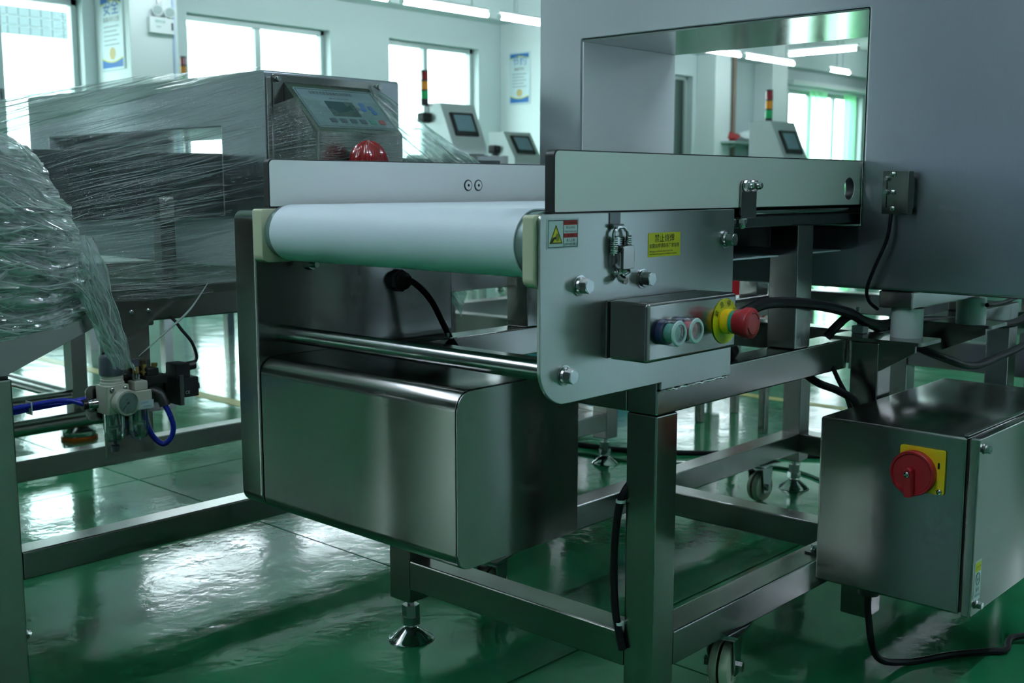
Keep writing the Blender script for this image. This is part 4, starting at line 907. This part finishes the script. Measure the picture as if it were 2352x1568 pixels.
def tail_film(u, v):          # stretched off to the right of the console
    a = lerp((-1.892, 1.603, 0.217), (-1.80, 1.606, -0.10), v); b = lerp((-1.93, 2.02, 0.035), (-1.95, 1.93, -0.32), v)
    p = lerp(a, b, u); p.x += crease(p, u, v, 0.008, 3, 24, 6); p.z += crease(p, u, v, 0.004, 3, 18, 8); return p
FILMR = clearmat('loose_film_sheet', (0.80, 0.90, 0.90), 0.2, 0.07, (4, 26, 1), 0.85, (0.72, 0.86, 0.86), 1.0, (0.24, 0.42), 0.30)
sheet('film_tail_sheet', None, tail_film, 40, 70, FILMR, wf)
CRE = clearmat('film_crease', (0.97, 0.99, 0.99), 0.28, 0.07, None, 0.32, (0.9, 0.97, 1.0))  # whitish ribs along film creases, glints put into their colour
CREB = clearmat('bundle_crease_glint', (0.95, 0.98, 0.99), 0.5, 0.06, None, 0.55, (0.95, 0.99, 1.0))
def strands(fn, n, seed, off, parent, vr=(0.0, 1.0), lr=(0.15, 0.6), rmax=0.0007, dv=0.035, name='film_crease_glints', m=None):
    rnd = random.Random(seed); bm = B()
    for _ in range(n):
        L = rnd.uniform(*lr); u0 = rnd.uniform(0.0, 1.0 - L); v0 = rnd.uniform(*vr); v1 = min(0.995, max(0.005, v0 + rnd.uniform(-dv, dv))); r = rnd.uniform(0.00022, rmax)
        P = [fn(u0 + L * k / 9, v0 + (v1 - v0) * k / 9) + Vector(off) for k in range(10)]
        merge(bm, sweep(P, lambda t, r=r: r * max(0.12, math.sin(math.pi * t)), 5, 1, False))
    o = obj(name, bm, m or CRE, parent, kind='stuff'); return o
strands(side_film, 240, 1, (0.003, 0, 0.0), wf, (0.03, 0.98), (0.1, 0.6), 0.0006)
strands(top_film, 90, 2, (0.0, -0.003, 0.004), wf, (0.02, 0.9), (0.1, 0.5), 0.0006)
strands(panel_film, 45, 3, (0.003, 0, 0.001), wf, (0.25, 0.95), (0.06, 0.3), 0.0005, 0.05)
strands(tail_film, 80, 4, (0.003, 0, 0.002), wf, (0.0, 0.98), (0.1, 0.5), 0.0011, 0.06, m=CREB)
obj('loose_film_strand', sweep([(-1.80, 0.985, -0.295), (-1.81, 1.04, -0.262), (-1.82, 1.10, -0.225), (-1.85, 1.16, -0.18)], lambda t: 0.0016 * (0.3 + math.sin(math.pi * t)), 6), CREB, wf)
# bunched film over the infeed end
bf = thing('bunched_film', 'thick crumpled bundle of clear film over the chute at the left edge', 'film', (-1.85 * K, 0.75 * K, -0.3 * K))
EDGE = [(0.087, 0.785), (0.055, 0.845), (0.0, 0.872), (-0.037, 0.892), (-0.096, 0.910), (-0.156, 0.918), (-0.20, 0.926), (-0.232, 0.936)]
def edge_y(z):
    for (z0, y0), (z1, y1) in zip(EDGE, EDGE[1:]):
        if z1 <= z <= z0: return y0 + (y1 - y0) * (z0 - z) / (z0 - z1)
    return EDGE[0][1] if z > EDGE[0][0] else EDGE[-1][1]
def bunch(u, v):              # u: from off-frame (0) to the bulging edge (1); v: top to bottom
    ye = edge_y(0.10 - 0.33 * v)
    z1 = 0.10 - 0.33 * v; y = 0.40 + (ye - 0.40) * u
    z0 = 0.24 - 0.36 * v if v < 0.4 else 0.096 - 0.62 * (v - 0.4)
    z = z0 + (z1 - z0) * (u ** 0.8)
    x = -1.80 + 0.035 * math.sin(math.pi * v) - 0.10 * max(0, u - 0.72) ** 1.4 / 0.28 ** 1.4 * 0.7
    p = Vector((x, y, z)); k = 0.012 + 0.010 * (1 - u)
    p *= K
    p.x += crease(p, u, v, k, 4, 16, 11) + 0.5 * crease(p, u, v, k, 14, 34, 12); p.y += 0.5 * crease(p, v, u, 0.008, 9, 9, 13); p.z += crease(p, u, v, 0.008, 4, 12, 14)
    return p
sheet('film_bundle', None, bunch, 80, 90, FILMB, bf)
def bunch2(u, v):
    p = bunch(u * 0.985, v); p.x -= 0.02; p.x += crease(p, u, v, 0.012, 6, 20, 31); p.z += crease(p, u, v, 0.012, 5, 13, 33); return p
sheet('film_bundle_inner_layer', None, bunch2, 60, 70, FILMB, bf)
strands(bunch, 150, 5, (0.005, 0, 0), bf, (0.02, 0.98), (0.2, 0.75), 0.0022, 0.22, m=CREB)
strands(bunch, 60, 6, (0.007, 0, 0), bf, (0.1, 0.98), (0.08, 0.25), 0.0032, 0.12, m=CREB)
def tail(u, v):               # hanging twisted tail
    c = lerp((-1.845, 0.895, -0.085), (-1.828, 0.972, -0.318), u); r = 0.034 * (1 - 0.45 * u) + 0.004 * math.sin(v * 2 * math.pi * 6 + u * 5)
    a = 2 * math.pi * v
    p = c + Vector((0.55 * r * math.cos(a), r * math.sin(a), 0.004 * math.sin(3 * a)))
    p *= K; p.y += crease(p, u, v, 0.006, 5, 9, 21); p.z += 0.01 * noise.noise(Vector((v * 6, 3.3, u * 2))) * (u > 0.8); return p
sheet('film_tail', None, tail, 50, 64, FILMT, bf)
strands(tail, 46, 7, (0.003, 0, 0), bf, (0.0, 1.0), (0.15, 0.6), 0.0016, 0.05, m=CREB)

# ------------------------------------------------------------------ signal towers and touch screen machines
def tower(parent, x, y, ztop, s=1.0, inv=False):
    r = 0.026 * s; z = ztop; q = -1 if not inv else 1
    def seg(nm, h, m, rr_=None):
        nonlocal z
        o = obj(nm, cyl((x, y, z), (x, y, z + q * h), rr_ or r, 18), m, parent); z += q * h; return o
    seg('tower_cap', 0.012 * s, BLK)
    for nm, m in (('red_lens', REDL), ('amber_lens', AMBL), ('green_lens', GRNL)):
        seg(nm, 0.056 * s, m); seg('tower_ring', 0.010 * s, BLK, r * 1.02)
    seg('tower_base', 0.035 * s, BLK); seg('tower_pole', 0.05 * s, ZINC, r * 0.3)
    obj('buzzer', merge(box(x - 0.045 * s, x + 0.035 * s, y - 0.04 * s, y + 0.04 * s, z - 0.07 * s, z, 0.012 * s), cyl((x + 0.03 * s, y, z - 0.035 * s), (x + 0.05 * s, y, z - 0.035 * s), 0.028 * s, 16)), BLK, parent)
def screen_machine(label, x, y, zt, wd=0.34, dp=0.30, hh=0.36, tw=None, twz=0.0, inv=False):
    t = thing('touch_screen_machine', label, 'machine', (x, y, FL), 'machines with touch screens along the hall')
    # console: sloped face toward +X
    zb = zt - hh
    cbm = prism(1, [(x - dp, zt), (x - 0.13, zt), (x, zb + 0.06), (x, zb), (x - dp, zb)], y - wd / 2, y + wd / 2, bev=0.004)
    c = obj('console', cbm, CONS, t)
    yv = Vector((-0.13, 0, hh - 0.06)).normalized(); zv = Vector((0, 1, 0)).cross(yv)
    F = Matrix(((0, yv.x, zv.x, 0), (1, yv.y, zv.y, 0), (0, yv.z, zv.z, 0), (0, 0, 0, 1)))
    o = Vector((x - 0.065, y, (zt + zb + 0.06) / 2)); 
    for nm, a, b, m, t0, t1 in (('screen_bezel', 0.115, 0.088, BLK, 0.0, 0.012), ('touch_screen', 0.088, 0.062, SCRG, 0.012, 0.0135)):
        bm = prism(2, rr(-a, a, -b + (0.008 if m is SCRG else 0), b + (0.008 if m is SCRG else 0), 0.006, 3), t0, t1)
        bmesh.ops.transform(bm, matrix=Matrix.Translation(o) @ F, verts=bm.verts); obj(nm, bm, m, c, smooth=False)
    obj('control_body', box(x - dp - 0.1, x - 0.02, y - wd / 2 - 0.08, y + wd / 2 + 0.25, zb - 0.34, zb, 0.006), SBOX, t)
    for xx in (x - dp - 0.08, x - 0.08):
        for yy in (y - wd / 2 - 0.05, y + wd / 2 + 0.17):
            bar(xx, xx + 0.05, yy, yy + 0.05, FL + 0.03, zb - 0.34, t, 'leg'); inst('levelling_foot', FOOT_ME, t, (xx + 0.025, yy + 0.025, FL))
    obj('conveyor_bed', box(x - dp - 0.05, x - 0.05, y - 1.1, y + 1.1, zb - 0.42, zb - 0.345, 0.004), SY, t)
    obj('stretcher', cyl((x - 0.055, y - 1.1, -0.55), (x - 0.055, y + 1.1, -0.55), 0.02, 14), SY, t)
    if tw: tower(t, tw[0], tw[1], tw[2], 1.0, inv)
    return t
screen_machine('touch screen machine with signal tower, seen left of the detector head', -5.70, 5.74, 0.585, tw=(-5.97, 5.555, 0.815))
screen_machine('lower touch screen machine beside the pillar, half hidden by the left guard', -6.40, 7.14, 0.455, hh=0.28, tw=(-6.62, 6.96, 0.05), inv=True)
screen_machine('touch screen machine with red amber green tower seen through the detector opening', -3.98, 7.31, 0.458, tw=(-4.17, 7.215, 0.68))
tt = thing('signal_tower', 'red amber green signal tower behind the film wrapped detector', 'signal tower', (-8.19, 4.985, FL))
tower(tt, -8.19, 4.985, 1.032); obj('tower_post', cyl((-8.19, 4.985, FL), (-8.19, 4.985, 0.72), 0.02, 12), ZINC, tt)

# ------------------------------------------------------------------ stand with round tubes and orange foot
rs = thing('round_tube_stand', 'stand of round steel tubes on an orange ringed foot behind the left machine', 'stand', (-3.6, 1.6, FL))
for x, y in ((-3.295, 1.555), (-3.295, 0.2), (-4.0, 1.555)):
    l_ = obj('leg', box(x, x + 0.05, y, y + 0.05, FL + 0.075, -0.05, 0.003), SZ, rs)
    obj('foot_disc', lathe([(0, 0.010), (0.050, 0.010), (0.052, 0.014), (0.052, 0.026), (0.026, 0.052), (0.018, 0.056), (0.018, 0.08), (0, 0.08)], (x + 0.025, y + 0.025, FL), n=30), POL, l_)
    obj('foot_ring', lathe([(0, 0), (0.052, 0), (0.054, 0.003), (0.054, 0.008), (0.051, 0.010), (0, 0.010)], (x + 0.025, y + 0.025, FL), n=30), ORG, l_)
obj('round_tube', cyl((-3.27, 0.2, -0.635), (-3.27, 1.556, -0.635), 0.022, 18), SY, rs)
obj('round_tube', cyl((-4.0, 1.58, -0.64), (-3.29, 1.58, -0.64), 0.022, 18), SX, rs)
obj('round_tube', cyl((-3.22, 0.2, -0.705), (-3.22, 1.72, -0.697), 0.024, 18), SY, rs)
obj('stand_top', box(-4.0, -3.25, 0.1, 1.62, -0.06, 0.0, 0.004), SBOX, rs)

# ------------------------------------------------------------------ background under the machines
bt_ = thing('white_storage_tub', 'white plastic tub on a trolley behind the wrapped machine', 'tub', (-5.0, 2.9, FL))
obj('tub', prism(1, [(-5.0, -0.36), (-4.35, -0.36), (-4.28, -0.12), (-5.07, -0.12)], 2.5, 3.3, bev=0.01), mat('white_tub', (0.7, 0.74, 0.72), 0.5), bt_)
obj('trolley_deck', box(-5.1, -4.3, 2.45, 3.35, -0.42, -0.37, 0.005), SX, bt_)
for x in (-5.05, -4.38):
    for y in (2.5, 3.25): obj('leg', box(x, x + 0.04, y, y + 0.04, FL, -0.42), SZ, bt_)
def rack(label, x0, x1, y0, y1, zt, ft=ORG):
    t = thing('machine_frame', label, 'frame', ((x0 + x1) / 2, (y0 + y1) / 2, FL), 'bare machine frames behind the conveyor')
    for x in (x0, x1 - 0.06):
        for y in (y0, y1 - 0.06):
            l_ = bar(x, x + 0.06, y, y + 0.06, FL + 0.09, zt, t, 'leg')
            obj('foot_disc', lathe([(0, 0.012), (0.05, 0.012), (0.05, 0.02), (0.012, 0.045), (0.012, 0.1), (0, 0.1)], (x + 0.03, y + 0.03, FL), n=24), POL, l_)
            obj('foot_ring', cyl((x + 0.03, y + 0.03, FL), (x + 0.03, y + 0.03, FL + 0.012), 0.052, 24), ft, l_)
        bar(x, x + 0.06, y0 + 0.06, y1 - 0.06, -0.50, -0.42, t); bar(x, x + 0.06, y0 + 0.06, y1 - 0.06, zt - 0.08, zt - 0.002, t)
    for y in (y0, y1 - 0.06):
        bar(x0 + 0.06, x1 - 0.06, y + 0.004, y + 0.056, -0.50, -0.42, t); bar(x0 + 0.06, x1 - 0.06, y + 0.004, y + 0.056, zt - 0.08, zt - 0.002, t)
    obj('deck', box(x0 + 0.01, x1 - 0.01, y0 + 0.01, y1 - 0.01, zt, zt + 0.02, 0.002), SBOX, t)
    return t
rack('bare steel frame with orange feet behind the control cabinet', -1.36, -0.5, 3.05, 4.2, -0.10)
rack('bare steel frame seen under the belt beside the blue crate', -2.95, -2.25, 2.62, 3.6, -0.12)
cr = thing('blue_crate', 'blue plastic crate on the floor seen below the belt', 'crate', (-3.4, 4.3, FL))
for (a, b, c, d_) in ((-3.7, -3.1, 4.0, 4.02), (-3.7, -3.1, 4.58, 4.6), (-3.7, -3.68, 4.02, 4.58), (-3.12, -3.1, 4.02, 4.58)):
    obj('crate_wall', box(a, b, c, d_, FL + 0.01, FL + 0.34, 0.004), mat('blue_crate_plastic', (0.03, 0.10, 0.35), 0.5), cr)
obj('crate_floor', box(-3.68, -3.12, 4.02, 4.58, FL, FL + 0.01), mat('blue_crate_plastic_floor', (0.03, 0.10, 0.35), 0.5), cr)
rb = thing('steel_stool', 'low steel stool behind the conveyor carrying a red canister', 'stool', (-1.88, 3.18, FL))
obj('stool_top', box(-2.02, -1.74, 3.05, 3.31, -0.42, -0.40, 0.003), SBOX, rb)
for x in (-2.01, -1.775):
    for y in (3.06, 3.275): bar(x, x + 0.025, y, y + 0.025, FL, -0.42, rb, 'leg')
rc = thing('red_canister', 'red canister standing on the low stool behind the conveyor', 'canister', (-1.88, 3.17, -0.40))
RCM = mat('red_canister_plastic', (0.55, 0.01, 0.02), 0.4)
obj('canister_body', box(-1.93, -1.83, 3.13, 3.19, -0.40, -0.25, 0.012), RCM, rc)
obj('canister_cap', cyl((-1.90, 3.16, -0.25), (-1.90, 3.16, -0.235), 0.016, 16), BLK, rc)
obj('canister_handle', sweep([(-1.87, 3.16, -0.252), (-1.868, 3.16, -0.236), (-1.85, 3.16, -0.232), (-1.838, 3.16, -0.252)], 0.006, 8), RCM, rc)

# ------------------------------------------------------------------ wall fittings
def poster(x0, x1, y, z0, z1, title, label, sub):
    t = obj('wall_poster', box(x0, x1, y - 0.012, y, z0, z1, 0.004, 1), mat('poster_paper', (0.62, 0.72, 0.75), 0.4), None, label=label, cat='poster')
    w_, h_ = x1 - x0, z1 - z0; yy = y - 0.0125
    def wave(top):
        n = 14; p = []
        for k in range(n + 1):
            u = k / n; p.append((x0 + 0.02 + (w_ - 0.04) * u, (z1 - 0.02 - h_ * 0.09 + h_ * 0.05 * math.sin(math.pi * u)) if top else (z0 + 0.02 + h_ * 0.12 - h_ * 0.05 * math.sin(math.pi * u))))
        e = z1 - 0.02 if top else z0 + 0.02
        return p + [(x1 - 0.02, e), (x0 + 0.02, e)]
    for tp in (True, False):
        obj('blue_wave', prism(1, wave(tp), yy - 0.0008, yy), INKB, t, smooth=False)
        q = [(a, b + (-0.012 if tp else 0.012)) for a, b in wave(tp)[:15]]
        obj('yellow_wave', prism(1, q + [(a, b + (0.014 if tp else -0.014)) for a, b in reversed(q)], yy - 0.0005, yy), YELS, t, smooth=False)
    text(title, w_ * 0.36, FY, ((x0 + x1) / 2, yy - 0.001, z1 - h_ * 0.18), INKB, t)
    text(sub, w_ * 0.12, FY, ((x0 + x1) / 2, yy - 0.001, z1 - h_ * 0.33), INK, t)
    for k in range(5): obj('text_line', box(x0 + w_ * 0.16, x1 - w_ * (0.18 + 0.1 * (k % 2)), yy - 0.0006, yy, z1 - h_ * (0.42 + 0.06 * k) - 0.004, z1 - h_ * (0.42 + 0.06 * k) + 0.004), mat('grey_print_%d' % k, (0.2, 0.26, 0.28), 0.6), t, smooth=False)
    obj('picture_block', prism(1, circ((x0 + x1) / 2, z0 + h_ * 0.22, w_ * 0.14, 12), yy - 0.0006, yy), mat('tan_print', (0.6, 0.45, 0.2), 0.6), t, smooth=False)
    return t
poster(-9.677, -9.277, 5.083, 1.02, 1.665, '安全', 'safety poster with blue waves on the left pillar', '高高兴兴上班')
poster(-9.635, -9.289, 10.40, 1.0, 1.626, '节约', 'saving poster with blue waves on the pillar beside the detector head', '勤俭节约')
el = thing('emergency_light', 'white twin spot emergency light on the left pillar', 'emergency light', (WX + 0.65, 5.36, 1.28))
ex = WX + 0.62
obj('light_body', box(ex, ex + 0.05, 5.245, 5.485, 1.33, 1.47, 0.008), PIL, el)
for y in (5.325, 5.443):
    obj('spot_lamp', lathe([(0, 0), (0.03, 0), (0.047, 0.03), (0.047, 0.04), (0.042, 0.041), (0, 0.036)], (ex + 0.035, y, 1.53 if y < 5.4 else 1.52), (1, -0.3, -0.15), 20), PIL, el)
    obj('spot_lens', lathe([(0, 0), (0.040, 0), (0.040, 0.002), (0, 0.002)], Vector((ex + 0.035, y, 1.53 if y < 5.4 else 1.52)) + Vector((1, -0.3, -0.15)).normalized() * 0.039, (1, -0.3, -0.15), 20), ALU, el)
    obj('lamp_neck', cyl((ex + 0.03, y, 1.46), (ex + 0.03, y, 1.51), 0.012, 10), ZINC, el)
obj('light_bracket', box(ex, ex + 0.02, 5.345, 5.385, 1.47, 1.66, 0.002), ZINC, el)
obj('test_switch', box(ex + 0.05, ex + 0.056, 5.455, 5.470, 1.365, 1.43, 0.002), BLK, el)
text('消防应急', 0.026, FX, (ex + 0.052, 5.345, 1.43), GRNP, el); text('EXIT', 0.022, FX, (ex + 0.052, 5.33, 1.385), GRNP, el)
# pipes, shelf and curtains seen through the opening
obj('trim_3', cyl((WX + 0.32, 15.33, FL), (WX + 0.32, 15.33, CZ), 0.035, 12), mat('rusty_pipe', (0.24, 0.17, 0.13), 0.5), None, kind='structure')
obj('trim_4', cyl((WX + 0.25, 15.47, FL), (WX + 0.25, 15.47, CZ), 0.025, 12), ALU, None, kind='structure')
sh = thing('wall_shelf', 'wall shelf on brackets seen through the detector opening', 'shelf', (-9.4, 16.0, 0.68))
obj('shelf_board', box(-9.8, -9.2, 14.95, 16.55, 0.655, 0.685, 0.004), ALU, sh)
for y in (15.2, 16.3): obj('shelf_bracket', prism(1, [(-9.8, 0.655), (-9.3, 0.655), (-9.8, 0.4)], y, y + 0.02), ALU, sh)
def blob(name, label, cat, c, s, m, seed):
    bm = B(); bmesh.ops.create_icosphere(bm, subdivisions=3, radius=1.0)
    for v in bm.verts:
        q = 1 + 0.28 * noise.noise(v.co * 1.7 + Vector((seed, 0, 0)))
        v.co = Vector((v.co.x * s[0] * q, v.co.y * s[1] * q, max(-0.85, v.co.z) * s[2] * q)) + Vector(c)
    return obj(name, bm, m, None, label=label, cat=cat)
blob('red_bag', 'small red bag at the left end of the wall shelf', 'bag', (-9.5, 15.3, 0.755), (0.12, 0.16, 0.08), mat('red_cloth', (0.35, 0.03, 0.03), 0.7), 1.0)
blob('plastic_bag', 'white plastic bag lying on the middle of the wall shelf', 'bag', (-9.48, 15.82, 0.775), (0.15, 0.30, 0.10), mat('white_bag', (0.72, 0.8, 0.82), 0.5), 4.0)
blob('blue_cloth', 'folded light blue cloth at the right end of the wall shelf', 'cloth', (-9.5, 16.3, 0.725), (0.13, 0.18, 0.045), mat('light_blue_cloth', (0.35, 0.6, 0.85), 0.7), 7.0)
for k, (ya, yb) in enumerate(((18.25, 18.85), (19.55, 20.0))):
    bm = B(); nseg = 24; q = []
    for i in range(nseg + 1):
        y = ya + (yb - ya) * i / nseg; q.append((WX + 0.05 + 0.018 * math.sin(i * 1.9), y))
    bm = prism(2, q + [(a + 0.01, b) for a, b in reversed(q)], WB - 0.5, WT + 0.02)
    obj('green_curtain', bm, CURT, None, label=('wider' if k == 0 else 'narrower') + ' pale green curtain at the window far inside the opening', cat='curtain', group='green curtains at the far window')
obj('trim_5', box(WX, WX + 0.16, 17.5, 20.5, 1.72, 1.80, 0.01), PIL, None, kind='structure')
oc = thing('orange_jacket', 'orange jacket hanging at the edge of the detector opening', 'jacket', (-6.2, 8.6, 0.1))
bm = B(); bmesh.ops.create_icosphere(bm, subdivisions=3, radius=1.0)
for v in bm.verts:
    q = 1 + 0.25 * noise.noise(v.co * 2 + Vector((9, 0, 0))); v.co = Vector((v.co.x * 0.10 * q - 5.98, v.co.y * 0.12 * q + 8.45, v.co.z * 0.22 * q + 0.28))
obj('jacket_body', bm, mat('orange_cloth', (0.65, 0.16, 0.04), 0.7), oc)
obj('jacket_stand', merge(cyl((-5.98, 8.45, FL), (-5.98, 8.45, 0.62), 0.015, 10), lathe([(0, 0), (0.18, 0), (0.18, 0.01), (0.02, 0.03), (0, 0.03)], (-5.98, 8.45, FL), n=24)), ZINC, oc)
